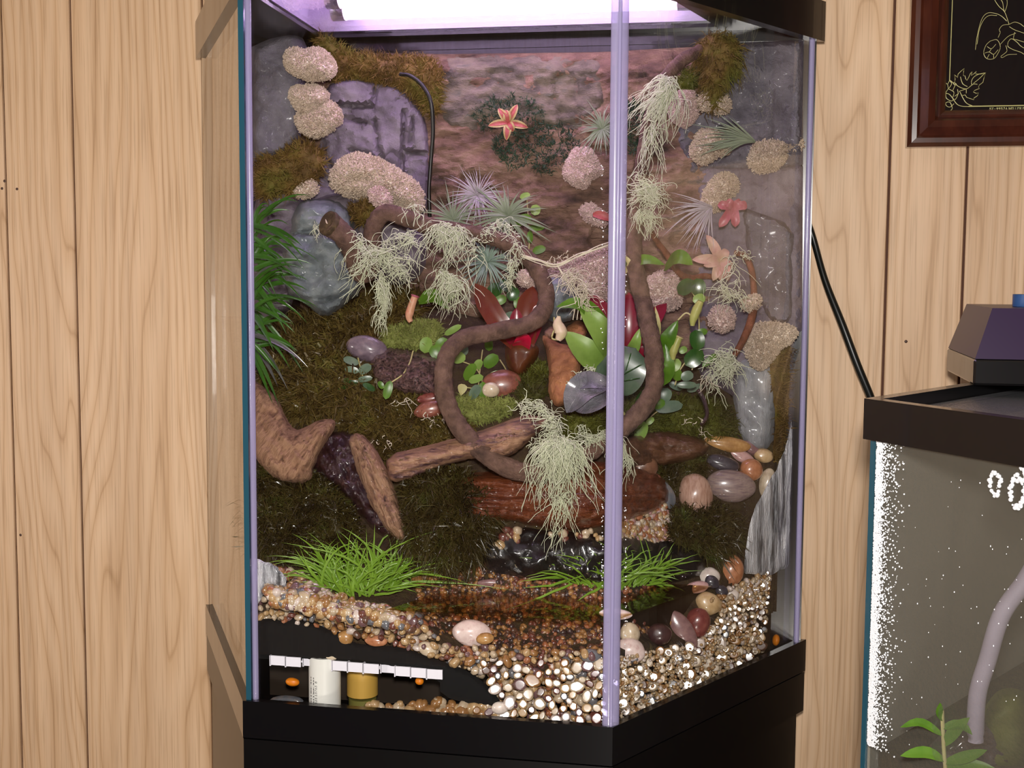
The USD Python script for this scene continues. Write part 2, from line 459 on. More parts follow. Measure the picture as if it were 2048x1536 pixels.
pm('drift_stump', [(104, 62, 36), (160, 104, 66), (186, 132, 92)], 60, 0.8, bump=0.9, bscale=150, bdist=0.003, stretch=(1.6, 1.6, 0.3), detail=8)
pm('drift_grey', [(52, 34, 44), (96, 66, 66), (150, 112, 90), (166, 128, 100), (70, 50, 62)], 60, 0.6, bump=0.9, bscale=120, bdist=0.003, stretch=(0.35, 1, 2.2), detail=8, contrast=1.2, coat=0.15)
pm('drift_dark', [(26, 12, 14), (52, 26, 28), (40, 20, 34), (92, 58, 48)], 40, 0.22, bump=1.0, bscale=75, bdist=0.006, coat=0.8, detail=8)
pm('log_red', [(52, 22, 12), (92, 42, 22), (116, 60, 32), (74, 32, 18)], 70, 0.3, bump=1.0, bscale=90, bdist=0.005, stretch=(0.3, 1, 2.0), coat=0.5, detail=8)
pm('log_brown', [(48, 30, 20), (92, 60, 40), (112, 78, 54)], 60, 0.4, bump=0.9, bscale=90, bdist=0.004, stretch=(0.35, 1, 2.0), coat=0.3, detail=8)
pm('leaf_bright', [(100, 134, 52), (132, 164, 76), (154, 180, 96)], 30, 0.35, transl=0.25)
pm('leaf_green', [(58, 96, 22), (88, 128, 36), (110, 146, 50)], 40, 0.32, transl=0.25)
pm('leaf_dark', [(20, 54, 16), (36, 78, 24), (54, 96, 34)], 40, 0.25, transl=0.15, coat=0.3)
pm('leaf_blue', [(60, 84, 66), (92, 112, 92), (118, 132, 110)], 60, 0.3, transl=0.1)
pm('leaf_pale', [(170, 170, 104), (200, 188, 130), (214, 204, 160)], 40, 0.5, transl=0.25)
pm('leaf_purple', [(72, 76, 78), (100, 98, 106), (132, 120, 132)], 60, 0.35, coat=0.2, bump=0.8, bscale=70, bdist=0.006)
pm('begonia', [(34, 56, 40), (54, 76, 58), (76, 92, 74), (92, 82, 96)], 45, 0.3, coat=0.3)
pm('mondo', [(30, 70, 14), (62, 112, 28), (100, 146, 52)], 40, 0.3, coat=0.2, transl=0.2, island=0.6)
pm('mondo_dark', [(54, 58, 52), (84, 82, 82), (112, 100, 108)], 40, 0.3, coat=0.3, island=0.5)
pm('grass', [(104, 144, 36), (148, 186, 66), (190, 212, 116)], 40, 0.35, transl=0.3, coat=0.3, island=0.6)
pm('brom_red', [(92, 10, 26), (124, 18, 42), (104, 22, 26)], 30, 0.3, coat=0.4, transl=0.1)
pm('brom_bronze', [(96, 24, 24), (104, 44, 26), (80, 22, 26)], 30, 0.3, coat=0.4, transl=0.1)
pm('brom_heart', [(196, 10, 60), (150, 12, 46)], 50, 0.3, coat=0.4)
pm('brom_base', [(58, 30, 18), (88, 46, 22), (70, 26, 26)], 50, 0.4, coat=0.2)
pm('tilland', [(110, 122, 100), (148, 156, 132), (178, 176, 160)], 50, 0.8, island=0.6)
pm('tilland_white', [(150, 140, 146), (186, 176, 182), (150, 144, 124)], 50, 0.85, island=0.6)
pm('tilland_blue', [(92, 112, 100), (132, 150, 134), (166, 178, 162)], 50, 0.7, island=0.5)
pm('star_pink', [(120, 40, 44), (150, 66, 62), (166, 90, 80)], 90, 0.5)
pm('star_edge', [(120, 104, 60), (164, 144, 92), (188, 170, 120)], 90, 0.5)
pm('star_rose', [(124, 44, 60), (156, 76, 88), (176, 116, 118)], 60, 0.4)
pm('star_pale', [(160, 96, 96), (186, 146, 132), (176, 166, 130)], 50, 0.5)
pm('pitcher_pink', [(196, 140, 96), (214, 160, 130), (206, 110, 90)], 60, 0.4, transl=0.2)
pm('pitcher_cream', [(206, 176, 140), (226, 200, 176), (190, 186, 120)], 40, 0.4, transl=0.2)
pm('pitcher_green', [(140, 150, 70), (176, 176, 100), (186, 170, 110)], 40, 0.4, transl=0.2)
flat('pvc_white', (226, 226, 220), 0.35)
flat('pvc_yellow', (196, 156, 72), 0.45)
flat('pipe_olive', (112, 108, 52), 0.45)
flat('crate_white', (232, 230, 240), 0.35)
flat('ink', (30, 30, 34), 0.6)
pm('film', [(24, 24, 28), (120, 122, 126), (206, 208, 214), (246, 246, 250), (190, 192, 198)], 70, 0.3, bump=1.0, bscale=120, bdist=0.008, metallic=0.25, stretch=(1.3, 1, 0.22), coat=0.8, contrast=1.5, detail=8)
pm('mahogany', [(44, 18, 12), (66, 29, 18), (82, 40, 25)], 60, 0.25, stretch=(1, 1, 0.25), coat=0.5)
flat('mirror_dark', (20, 22, 26), 0.04, metallic=0.0, coat=1.0, ior=1.9)
flat('gold', (196, 190, 130), 0.4, metallic=0.4)
flat('cable', (16, 18, 16), 0.35)
flat('purple_plastic', (44, 26, 58), 0.35)
flat('blue_plastic', (46, 80, 130), 0.4)
pm('fog_back', [(74, 73, 60), (96, 93, 80), (112, 108, 95)], 6, 0.8)
pm('pipe_mauve', [(150, 140, 156), (176, 166, 182)], 20, 0.6)
pm('sparkle', [(225, 228, 232), (245, 245, 248)], 900, 0.25, metallic=0.15, coat=0.6)
flat('droplet', (240, 244, 250), 0.22, metallic=0.95)
flat('orange', (214, 120, 16), 0.4)
flat('ceiling_white', (210, 205, 195), 0.9)
flat('carpet', (92, 80, 66), 0.95)
flat('nail', (70, 46, 36), 0.5)
flat('groove_dark', (84, 52, 36), 0.8)
# printed wood panelling: fine pores, long grain and cathedral figure, all stretched along z
mk('panel_wood', {
    'g': ('geometry', {}),
    'oi': ('object_info', {}),
    'sh': ('vector_math', {'math_type': 'add'}),
    'cx': ('combine_xyz', {'x': 0.0, 'y': 0.0, 'z': 0.0}),
    'mu': ('math', {'math_type': 'multiply', 'value2': 37.0}),
    'm1': ('mapping', {'scale': (6.0, 6.0, 0.6)}),
    'n1': ('noise_texture', {'scale': 1.0, 'detail': 3.0, 'roughness': 0.5, 'distortion': 0.2}),
    'k': ('math', {'math_type': 'multiply', 'value2': 46.0}),
    'sx': ('separate_xyz', {}),
    'xx': ('math', {'math_type': 'multiply', 'value2': 2.2}),
    'ad': ('math', {'math_type': 'add'}),
    'fr': ('math', {'math_type': 'pingpong', 'value2': 1.0}),
    'm2': ('mapping', {'scale': (420.0, 420.0, 9.0)}),
    'n2': ('noise_texture', {'scale': 1.0, 'detail': 3.0}),
    'm3': ('mapping', {'scale': (60.0, 60.0, 1.5)}),
    'n3': ('noise_texture', {'scale': 1.0, 'detail': 3.0}),
    'r1': ('rgb_ramp', {'ramp': [(0.0, S(186, 150, 113)), (0.12, S(204, 169, 133)), (0.6, S(211, 178, 144)), (1.0, S(213, 181, 148))]}),
    'r2': ('rgb_ramp', {'ramp': [(0.32, (0.80, 0.77, 0.73)), (0.5, (1, 1, 1))]}),
    'r3': ('rgb_ramp', {'ramp': [(0.35, (0.90, 0.88, 0.86)), (0.65, (1.04, 1.04, 1.04))]}),
    'x1': ('mix_color', {'blend_type': 'multiply', 'fac': 1.0}),
    'x2': ('mix_color', {'blend_type': 'multiply', 'fac': 1.0}),
    'p': ('principled_bsdf', {'roughness': 0.55}),
}, [('g.position', 'sh.vector1'), ('oi.random', 'mu.value1'), ('mu.value', 'cx.x'), ('mu.value', 'cx.z'), ('cx.vector', 'sh.vector2'),
    ('sh.vector', 'm1.vector'), ('m1.vector', 'n1.vector'), ('sh.vector', 'sx.vector'), ('sx.x', 'xx.value1'), ('xx.value', 'ad.value1'), ('n1.fac', 'ad.value2'), ('ad.value', 'k.value1'), ('k.value', 'fr.value1'), ('fr.value', 'r1.fac'),
    ('sh.vector', 'm2.vector'), ('m2.vector', 'n2.vector'), ('n2.fac', 'r2.fac'), ('sh.vector', 'm3.vector'), ('m3.vector', 'n3.vector'), ('n3.fac', 'r3.fac'),
    ('r1.color', 'x1.a'), ('r2.color', 'x1.b'), ('x1.result', 'x2.a'), ('r3.color', 'x2.b'), ('x2.result', 'p.base_color')], 'p.BSDF')

# ------------------------------------------------------------------ the room
WY = 0.05                                                     # front of the panelling
rx0, rx1, ry0, rz1 = -2.0, 2.0, -3.2, 2.42


def struct(name, mesh, mat, smooth=False):
    path = '/World/' + name
    m = usdkit.mesh(stage, path, mesh, MATS[mat], smooth)
    say(m.GetPrim(), kind='structure')


struct('floor', box((rx0, ry0, -0.05), (rx1, WY + 0.06, 0)), 'carpet')
struct('ceiling', box((rx0, ry0, rz1), (rx1, WY + 0.06, rz1 + 0.05)), 'ceiling_white')
struct('wall_left', box((rx0 - 0.05, ry0, 0), (rx0, WY + 0.06, rz1)), 'panel_wood')
struct('wall_right', box((rx1, ry0, 0), (rx1 + 0.05, WY + 0.06, rz1)), 'panel_wood')
struct('wall_front', box((rx0, ry0 - 0.05, 0), (rx1, ry0, rz1)), 'panel_wood')
wb = UsdGeom.Xform.Define(stage, '/World/wall_back')
say(wb.GetPrim(), kind='structure')
BASE['/World/wall_back'] = np.zeros(3)
part('/World/wall_back', 'backing_board', box((rx0, WY + 0.005, 0), (rx1, WY + 0.06, rz1)), 'groove_dark', False)
gx = [float(at(p, 700, WY)[0]) for p in (20, 155, 413)] + [-0.50, -0.41, -0.29, -0.13, 0.0] + [float(at(p, q, WY)[0]) for p, q in ((1774, 500), (1932, 400))]
gx = sorted(gx + [gx[0] - 0.1 * k - 0.04 * (k % 3) for k in range(1, 11)] + [gx[-1] + 0.11 * k + 0.03 * (k % 3) for k in range(1, 16)])
gx = [rx0] + [g for g in gx if rx0 + 0.05 < g < rx1 - 0.05] + [rx1]
for a, b in zip(gx[:-1], gx[1:]):
    part('/World/wall_back', 'plank', box((a + 0.0014, WY, 0), (b - 0.0014, WY + 0.0052, rz1), 0.0009), 'panel_wood', False)
for px, py in ((9, 362), (4, 377), (34, 378), (466, 90), (41, 1070), (1812, 683)):
    p = at(px, py, WY)
    s = trimesh.creation.icosphere(2, 0.0017)
    part('/World/wall_back', 'nail_head', (np.array(s.vertices) * [1, 0.4, 1] + p, np.array(s.faces)), 'nail')

# ------------------------------------------------------------------ the terrarium tank (half a hexagon, flat side to the wall)
FL, FR, BL, BR = (-0.46266, -0.3093), (-0.11935, -0.3093), (-0.6370, 0.0), (0.0550, 0.0)
ZB, ZT, ZR0, ZR1 = 0.8954, 1.5421, 0.8600, 1.5835
OUT = Polygon([BL, FL, FR, BR])


def off(d):
    return OUT.buffer(d, join_style=2)


def quad(a, b, t):
    a, b = np.array(a), np.array(b)
    d = (b - a) / np.linalg.norm(b - a)
    n = np.array([-d[1], d[0]])
    return Polygon([a, b, b + n * t - d * t * 0.577, a + n * t + d * t * 0.577])


OPEN = Polygon([(-0.484, -0.028), (-0.047, -0.028), (-0.112, -0.275), (-0.470, -0.275)])
tank = thing('terrarium_tank', 'tall half-hexagon glass terrarium with black plastic rims, standing on the black stand', 'terrarium', (-0.291, -0.155, ZR0))
part(tank, 'glass_pane', prism(quad(BL, FL, 0.006), ZR0 + 0.01, ZT + 0.02), 'glass', False)
part(tank, 'glass_pane', prism(quad(FL, FR, 0.006), ZR0 + 0.01, ZT + 0.02), 'glass', False)
part(tank, 'glass_pane', prism(quad(FR, BR, 0.006), ZR0 + 0.01, ZT + 0.02), 'glass', False)
part(tank, 'back_panel', prism(Polygon([BL, BR, (BR[0] - 0.004, -0.005), (BL[0] + 0.004, -0.005)]), ZR0 + 0.01, ZT + 0.02), 'black_plastic', False)
part(tank, 'bottom_rim', prism(off(0.004).difference(off(-0.004)), ZR0, ZB), 'black_plastic', False)
part(tank, 'bottom_plate', prism(off(-0.004), ZR0 + 0.004, ZR0 + 0.012), 'black_plastic', False)
part(tank, 'top_rim', join(prism(off(0.0055).difference(off(-0.0065)), ZT, ZR1), prism(off(-0.006).difference(OPEN), 1.5545, 1.558)), 'black_plastic', False)
part(tank, 'lid_glass', prism(OPEN.buffer(0.002, join_style=2), 1.5582, 1.5610), 'glass', False)


def column(c, rx, ry, ang, z0, z1, k=14):
    t = np.linspace(0, 2 * np.pi, k, endpoint=False)
    p = np.stack([np.cos(t) * rx, np.sin(t) * ry], 1)
    ca, sa = math.cos(ang), math.sin(ang)
    return prism(Polygon(p @ np.array([[ca, sa], [-sa, ca]]) + np.array(c)), z0, z1)


part(tank, 'corner_seal', column((FR[0] - 0.0005, FR[1] + 0.0045), 0.0082, 0.0050, math.radians(30), ZB - 0.01, ZT + 0.02), 'seal', label='lavender translucent corner joint between the front and right panes')
part(tank, 'corner_bead', column((FR[0] + 0.0003, FR[1] - 0.001), 0.0016, 0.0014, 0, ZB - 0.01, ZT + 0.02), 'seal')
part(tank, 'corner_seal', column((FL[0] + 0.0075, FL[1] + 0.004), 0.0030, 0.0030, 0, ZB - 0.01, ZT + 0.02), 'seal', label='thin pale joint at the left edge of the front pane')
part(tank, 'glass_edge', prism(quad((FL[0] - 0.0002, FL[1] - 0.0006), (FL[0] + 0.0048, FL[1] - 0.0006), 0.007), ZB - 0.01, ZT + 0.02), 'glass_edge', False, label='teal edge of the front pane')
part(tank, 'corner_seal', column((BR[0] - 0.004, BR[1] - 0.008), 0.0030, 0.0030, 0, ZB - 0.01, ZT + 0.02), 'seal')
part(tank, 'rear_edge', prism(Polygon([(BR[0] - 0.003, -0.0045), (BR[0] + 0.0005, -0.0045), (BR[0] + 0.0005, 0.001), (BR[0] - 0.003, 0.001)]), ZB, ZT), 'black_plastic', False)

stand = thing('tank_stand', 'black wooden stand under the big terrarium', 'stand', (-0.291, -0.155, 0))
part(stand, 'top_board', prism(off(0.0035), 0.815, 0.8585), 'black_stand', False)
part(stand, 'cabinet_body', prism(off(-0.001), 0.02, 0.8145), 'black_stand', False)
part(stand, 'plinth', prism(off(0.004), 0.0, 0.07), 'black_stand', False)

hood = thing('light_hood', 'black light hood with glowing fluorescent tubes on top of the terrarium', 'light', (-0.291, -0.155, ZR1))
part(hood, 'shell', join(prism(off(-0.004).difference(off(-0.022)), ZR1, 1.68), prism(off(-0.004), 1.675, 1.682)), 'black_plastic', False)
part(hood, 'reflector', join(prism(OPEN.buffer(0.004, join_style=2).difference(OPEN), 1.5612, 1.674), prism(OPEN, 1.668, 1.6735)), 'hood_white', False)
for yy, x0, x1 in ((-0.062, -0.445, -0.085), (-0.125, -0.43, -0.10), (-0.19, -0.42, -0.13)):
    part(hood, 'lamp_tube', tubes(np.array([[[x0 + (x1 - x0) * i / 3, yy, 1.579] for i in range(4)]]), np.full((1, 4), 0.0125), 16), 'lamp_glow')
    for xe in (x0, x1):
        s = 1 if xe == x1 else -1
        part(hood, 'lamp_cap', tubes(np.array([[[xe - s * 0.002, yy, 1.579], [xe + s * 0.012, yy, 1.579]]]), np.full((1, 2), 0.0135), 16), 'lamp_cap')

# ------------------------------------------------------------------ the framed mirror on the wall
pic = thing('framed_mirror', 'dark wood framed mirror with gold hop leaves hanging on the panelled wall', 'mirror', at(1815, 293, WY))
x0, z0 = at(1815, 293, WY - 0.022)[[0, 2]]
x1, z1 = 0.64, z0 + 0.60
FWD = 0.0385
prof = [(0.0, 0.0), (0.0, 0.016), (0.004, 0.021), (0.009, 0.0215), (0.012, 0.019), (0.020, 0.0235), (0.027, 0.022), (0.031, 0.016), (0.033, 0.017), (0.036, 0.015), (FWD, 0.012), (FWD, 0.0)]


def frame_bar(corner0, corner1, d0, d1):
    v = []
    for c, d in ((corner0, d0), (corner1, d1)):
        for a, h in prof:
            v.append((c[0] + d[0] * a, WY - 0.0005 - h, c[1] + d[1] * a))
    n = len(prof)
    f = [(i, (i + 1) % n, n + (i + 1) % n, n + i) for i in range(n)]
    f = [t for q in f for t in ((q[0], q[1], q[2]), (q[0], q[2], q[3]))] + [(0, i + 1, i) for i in range(1, n - 1)] + [(n, n + i, n + i + 1) for i in range(1, n - 1)]
    m = trimesh.Trimesh(np.array(v), np.array(f), process=False)
    m.fix_normals()
    return arr(m)


for c0, c1, d0, d1 in (((x0, z0), (x0, z1), (1, 1), (1, -1)), ((x0, z0), (x1, z0), (1, 1), (-1, 1)), ((x1, z0), (x1, z1), (-1, 1), (-1, -1)), ((x0, z1), (x1, z1), (1, -1), (-1, -1))):
    part(pic, 'frame_bar', frame_bar(c0, c1, d0, d1), 'mahogany', 25)
part(pic, 'mirror_glass', box((x0 + 0.03, WY - 0.010, z0 + 0.03), (x1 - 0.03, WY - 0.004, z1 - 0.03)), 'mirror_dark', False)
GY = WY - 0.0103
A = lambda X, Y: (1840 + X / 8.534, 120 + Y / 8.534)
B = lambda X, Y: (1600 + X / 4.518, Y / 4.518)
LINES_A = [[(590, 385), (600, 330), (590, 250), (610, 270), (640, 300), (650, 240), (700, 190), (755, 145), (745, 200), (740, 270), (770, 270), (780, 320), (800, 350), (830, 300), (860, 230), (885, 200), (880, 265), (920, 235), (960, 195), (950, 240), (1040, 240), (1120, 215), (1085, 330), (1075, 380), (1010, 430), (1000, 460), (1015, 485), (930, 520), (910, 545), (960, 570), (1000, 560), (980, 610), (920, 650), (920, 680), (850, 655), (800, 640), (770, 595), (740, 605), (710, 600), (690, 560), (670, 530)],
           [(690, 285), (710, 360), (740, 415), (810, 455)], [(590, 385), (640, 440), (720, 480), (800, 490), (870, 440), (920, 410), (980, 415)], [(680, 530), (800, 490)], [(885, 430), (880, 360), (920, 290), (1000, 245), (1100, 220)], [(910, 400), (1010, 320), (1110, 220)], [(790, 500), (790, 570)],
           [(430, 380), (470, 410), (510, 350), (560, 385), (590, 385)], [(430, 380), (425, 460), (440, 560), (440, 620), (470, 670), (540, 700), (580, 660)], [(470, 410), (480, 490), (440, 560), (500, 585), (550, 640), (580, 690)], [(560, 385), (600, 430), (620, 400)], [(480, 490), (540, 520), (580, 555), (560, 640)], [(510, 350), (540, 400), (510, 460), (480, 490)], [(600, 430), (560, 520)], [(640, 500), (650, 570), (620, 650), (580, 690)], [(660, 570), (590, 620)],
           [(580, 690), (640, 760), (720, 790), (830, 795)], [(690, 560), (740, 660), (800, 740), (900, 785)], [(580, 745), (520, 800), (470, 795), (440, 760), (450, 725), (510, 720), (540, 780), (550, 830), (510, 870), (460, 870)]]
LINES_B = [[(1585, 450), (1600, 330), (1640, 180), (1690, 120), (1760, 120), (1820, 145), (1870, 190)], [(1600, 400), (1620, 270), (1660, 180), (1710, 140), (1780, 140)], [(1890, 220), (1850, 110), (1800, 60), (1760, 0), (1740, -60)], [(1850, 110), (1870, 50), (1870, 0), (1850, -60)], [(1850, 110), (1840, 80), (1830, 20), (1800, -20)],
           [(1890, 220), (1830, 230), (1800, 270), (1810, 290), (1790, 340)], [(1890, 220), (1940, 200), (1990, 215), (2024, 240), (2080, 260)], [(1890, 240), (1940, 270), (2024, 300), (2090, 330)], [(1720, 370), (1680, 410), (1660, 480), (1690, 530), (1750, 530), (1790, 480), (1810, 420), (1780, 360), (1720, 370)], [(1690, 420), (1730, 440), (1770, 400)], [(1670, 480), (1710, 470), (1750, 490), (1790, 450)], [(1730, 440), (1710, 470)], [(1690, 530), (1710, 490)], [(1750, 530), (1750, 490)],
           [(1810, 400), (1880, 330), (1950, 300)], [(1880, 380), (1880, 420), (1930, 450), (1990, 470), (2024, 490)], [(1880, 380), (1910, 350), (1960, 380), (2000, 420), (2060, 450)], [(1960, 490), (1880, 495), (1830, 520), (1815, 510), (1840, 490), (1870, 460), (1860, 410)], [(1940, 290), (1930, 350), (1960, 360), (2024, 380)]]
xm = (x0 + x1) / 2


def gold_line(ps, r=0.00055, flip=False):
    P = np.array([at(*p, GY) for p in ps])
    if flip:
        P[:, 0] = 2 * xm - P[:, 0]
    Q = P if len(ps) > 12 else spline(P, 6 * len(ps))
    return tubes(Q[None], np.full((1, len(Q)), r), 5)


corner = [[A(*p) for p in l] for l in LINES_A]
sprig = [[B(*p) for p in l] for l in LINES_B]
for flip in (False, True):
    part(pic, 'gold_leaf_corner', join(*[gold_line(l, 0.00042, flip) for l in corner]), 'gold')
    part(pic, 'gold_hop_sprig', join(*[gold_line(l, 0.00036, flip) for l in sprig]), 'gold')
pa, pb = at(*A(830, 793), GY), at(*A(505, 350), GY)
part(pic, 'gold_border', join(tubes(np.array([[pa, [2 * xm - pa[0], GY, pa[2]]]]), np.full((1, 2), 0.0008), 5),
                              *[tubes(np.array([[[xx, GY, pb[2]], [xx, GY, z1 - 0.06]]]), np.full((1, 2), 0.0006), 5) for xx in (pb[0], 2 * xm - pb[0])]), 'gold')
ring = []
for rr in (0.085, 0.079, 0.060):
    t = np.linspace(0, 2 * np.pi, 60)
    ring.append(tubes(np.stack([xm + rr * np.cos(t), np.full(60, GY), z0 + 0.20 + rr * np.sin(t)], 1)[None], np.full((1, 60), 0.0006), 5))
part(pic, 'gold_emblem_ring', join(*ring), 'gold')


def lettering(text, origin, h, xdir, ydir, depth=0.0003, bold=False):
    m = meshkit.text_mesh(text, h, depth, bold)
    v = np.array(m.vertices)
    xdir, ydir = np.array(xdir, float), np.array(ydir, float)
    n = np.cross(xdir, ydir)
    return np.asarray(origin) + v[:, :1] * xdir + v[:, 1:2] * ydir + v[:, 2:] * n, np.array(m.faces)


part(pic, 'small_print', lettering('ST-99576 MILLER BREWING', at(*A(1180, 855), GY), 0.0026, (1, 0, 0), (0, 0, 1)), 'gold', False)

# ------------------------------------------------------------------ the second aquarium, a hexagon, right edge of the picture
C1 = np.array([0.09145, -0.37])
ZQ1, ZQ0 = 1.1997, 1.1673
V1 = C1 + 0.36 * np.array([math.cos(math.radians(58.8)), math.sin(math.radians(58.8))])
V5 = C1 + 0.36 * np.array([math.cos(math.radians(-53.3)), math.sin(math.radians(-53.3))])
V2, V4 = V1 + [0.33, 0], V5 + [0.33, 0]
V3 = np.array([V2[0] + 0.15, C1[1]])
HEX = Polygon([C1, V5, V4, V3, V2, V1])


def hoff(d):
    return HEX.buffer(d, join_style=2)


aq = thing('aquarium', 'smaller black rimmed glass aquarium with fogged panes at the right edge', 'aquarium', (*HEX.centroid.coords[0], 0.62))
hv = [C1, V5, V4, V3, V2, V1]
for i in range(6):
    a, b = hv[i], hv[(i + 1) % 6]
    d = (b - a) / np.linalg.norm(b - a)
    n = np.array([-d[1], d[0]])
    if i in (2, 3, 4):
        part(aq, 'back_panel', prism(Polygon([a + n * 0.004, b + n * 0.004, b + n * 0.01, a + n * 0.01]), 0.64, 1.175), 'fog_back', False)
    part(aq, 'glass_pane', prism(Polygon([a, b, b + n * 0.006 - d * 0.004, a + n * 0.006 + d * 0.004]), 0.64, 1.18), 'glass_fogged' if i == 0 else 'glass_frosted' if i == 5 else 'glass', False)
part(aq, 'top_rim', join(prism(hoff(0.005).difference(hoff(-0.007)), ZQ0, ZQ1), prism(hoff(-0.0069).difference(hoff(-0.012)), ZQ1 - 0.018, ZQ1 - 0.014), prism(Polygon([V1 + [0.0, -0.16], V2 + [0, -0.16], V2 + [0, -0.185], V1 + [0.0, -0.185]]), ZQ1 - 0.014, ZQ1 - 0.004)), 'black_plastic', False)
part(aq, 'lid_glass', prism(hoff(-0.0095), ZQ1 - 0.014, ZQ1 - 0.0105), 'glass_wet', False)
part(aq, 'bottom_rim', prism(hoff(0.005).difference(hoff(-0.007)), 0.62, 0.66), 'black_plastic', False)
d = (V5 - C1) / np.linalg.norm(V5 - C1)
n = np.array([-d[1], d[0]])
part(aq, 'glass_edge', prism(Polygon([C1 - n * 0.0006 + d * 0.0005, C1 - n * 0.0006 + d * 0.0055, C1 + d * 0.0055 + n * 0.002, C1 + n * 0.002]), 0.66, ZQ0), 'glass_edge', False, label='teal glass edge at the left corner')
rr = np.random.default_rng(5)
V, F, N = [], [], 0
drops = []
for k in range(6500):                                             # condensation beads on the inside of the front pane near its left edge
    s = 0.0075 + abs(rr.normal(0, 0.0045)) if k < 5200 else 0.012 + abs(rr.normal(0, 0.011))
    z = rr.uniform(0.92, ZQ0)
    p = C1 + d * s - n * 0.0004
    m = trimesh.creation.icosphere(1)
    q = rr.uniform(0.0003, 0.0007)
    drops.append((np.array(m.vertices) * q * np.array([1, 0.6, 1.2]) + [p[0], p[1], z], np.array(m.faces)))
part(aq, 'condensation', join(*drops), 'sparkle', kind='stuff')
drops = []
for cx, cz, w, h, m_ in ((1990, 968, 14, 26, 34), (2034, 985, 17, 38, 60), (2044, 950, 8, 18, 20)):
    for k in range(m_):
        a = rr.uniform(0, 2 * np.pi)
        q = at_plane(cx + w * math.cos(a) * rr.uniform(0.6, 1), cz + h * math.sin(a) * rr.uniform(0.6, 1), [*(C1 - n * 0.0004), 1], np.array([*n, 0]))
        m = trimesh.creation.icosphere(1)
        drops.append((np.array(m.vertices) * rr.uniform(0.0008, 0.0018) + q, np.array(m.faces)))
for k in range(70):
    q = at_plane(rr.uniform(1800, 2048), rr.uniform(960, 1500), [*(C1 - n * 0.0002), 1], np.array([*n, 0]))
    m = trimesh.creation.icosphere(1)
    drops.append((np.array(m.vertices) * rr.uniform(0.0002, 0.00045) * np.array([1, 0.7, 1.6]) + q, np.array(m.faces)))
part(aq, 'water_drops', join(*drops), 'sparkle', kind='stuff')
solo('aquarium_stand', join(prism(hoff(0.002), 0.58, 0.6195), prism(hoff(-0.01), 0, 0.5799)), 'black_stand', 'black stand carrying the smaller aquarium', 'stand', smooth=False)

hd = thing('aquarium_hood', 'dark purple light hood resting on the smaller aquarium', 'light', (0.45, -0.23, ZQ1))
hx0, hx1, hy0, hy1 = 0.1905, 0.62, -0.225, -0.06


def frustum(lo, hi, z0, z1, ins):
    v = np.array([(x, y, z0) for x in (lo[0], hi[0]) for y in (lo[1], hi[1])] + [(x, y, z1) for x in (lo[0] + ins, hi[0] - ins) for y in (lo[1] + ins * 0.8, hi[1] - ins * 0.5)])
    import manifold3d as mf
    return arr(mf.Manifold.hull_points(v.astype(np.float32)))


part(hd, 'base_band', box((hx0, hy0, ZQ1 + 0.0002), (hx1, hy1, ZQ1 + 0.0235), 0.002), 'black_plastic', False)
part(hd, 'hood_cover', frustum((hx0 + 0.001, hy0 + 0.001), (hx1 - 0.001, hy1), ZQ1 + 0.0236, ZQ1 + 0.0685, 0.015), 'purple_plastic', False)
p = at(2040, 613, -0.17)
solo('blue_bottle_cap', join(tubes(np.array([[[p[0] + 0.012, -0.15, ZQ1 + 0.0687], [p[0] + 0.012, -0.15, ZQ1 + 0.080]]]), np.full((1, 2), 0.015), 24)), 'blue_plastic', 'small blue plastic cap on top of the purple hood', 'cap', smooth=30)

# things inside the fogged aquarium
solo('aquarium_soil', prism(hoff(-0.0115), 0.672, 0.915), 'soil', 'dark wet soil filling the bottom of the smaller aquarium', 'soil', kind='stuff', smooth=False)
pl = [at(2075, 1120, -0.40), at(2048, 1165, -0.40), at(2003, 1230, -0.40), at(1975, 1320, -0.395), at(1955, 1390, -0.39), at(1950, 1480, -0.385)]
solo('aquarium_hose', tube(pl, 0.0068, 40, 14), 'pipe_mauve', 'pale mauve hose curving behind the fogged glass of the smaller aquarium', 'hose')
pt = thing('aquarium_plant', 'green leafy plant behind the fogged glass of the smaller aquarium', 'plant', at(1888, 1560, -0.43))
part(pt, 'stem', tube([at(1893, 1570, -0.43), at(1887, 1490, -0.43), at(1884, 1420, -0.43)], 0.0016, 16, 6), 'leaf_pale')
for a, b, c, w in (((1885, 1470), (1840, 1445), (1800, 1455), 9), ((1888, 1490), (1915, 1455), (1940, 1435), 12), ((1888, 1520), (1850, 1505), (1800, 1512), 12), ((1890, 1525), (1930, 1515), (1975, 1500), 12), ((1886, 1440), (1878, 1425), (1880, 1405), 9), ((1890, 1536), (1935, 1530), (1990, 1536), 12), ((1885, 1455), (1920, 1450), (1945, 1470), 10)):
    part(pt, 'leaf', leaf([at(*a, -0.43), at(*b, -0.435), at(*c, -0.44)], w * 2 * pxsize(-0.43), TOCAM + [0, 0, 0.7]), 'leaf_green')
b_, f_, _n = relief([(1800, 1580), (1840, 1510), (1900, 1450), (1960, 1420), (2070, 1404), (2080, 1580)], 0.03, -0.36, 10, seed=6)
solo('aquarium_mound', (b_, f_), 'drift_dark', 'dark wet root mound behind the fogged glass of the smaller aquarium', 'mound')
b_, f_, _n = relief([(1975, 1400), (2010, 1370), (2070, 1390), (2080, 1560), (1960, 1560), (1950, 1460)], 0.03, -0.36, 10, seed=4)
solo('aquarium_moss', (b_, f_), 'moss_olive', 'yellow-green moss mound behind the fogged glass of the smaller aquarium', 'moss', kind='stuff')

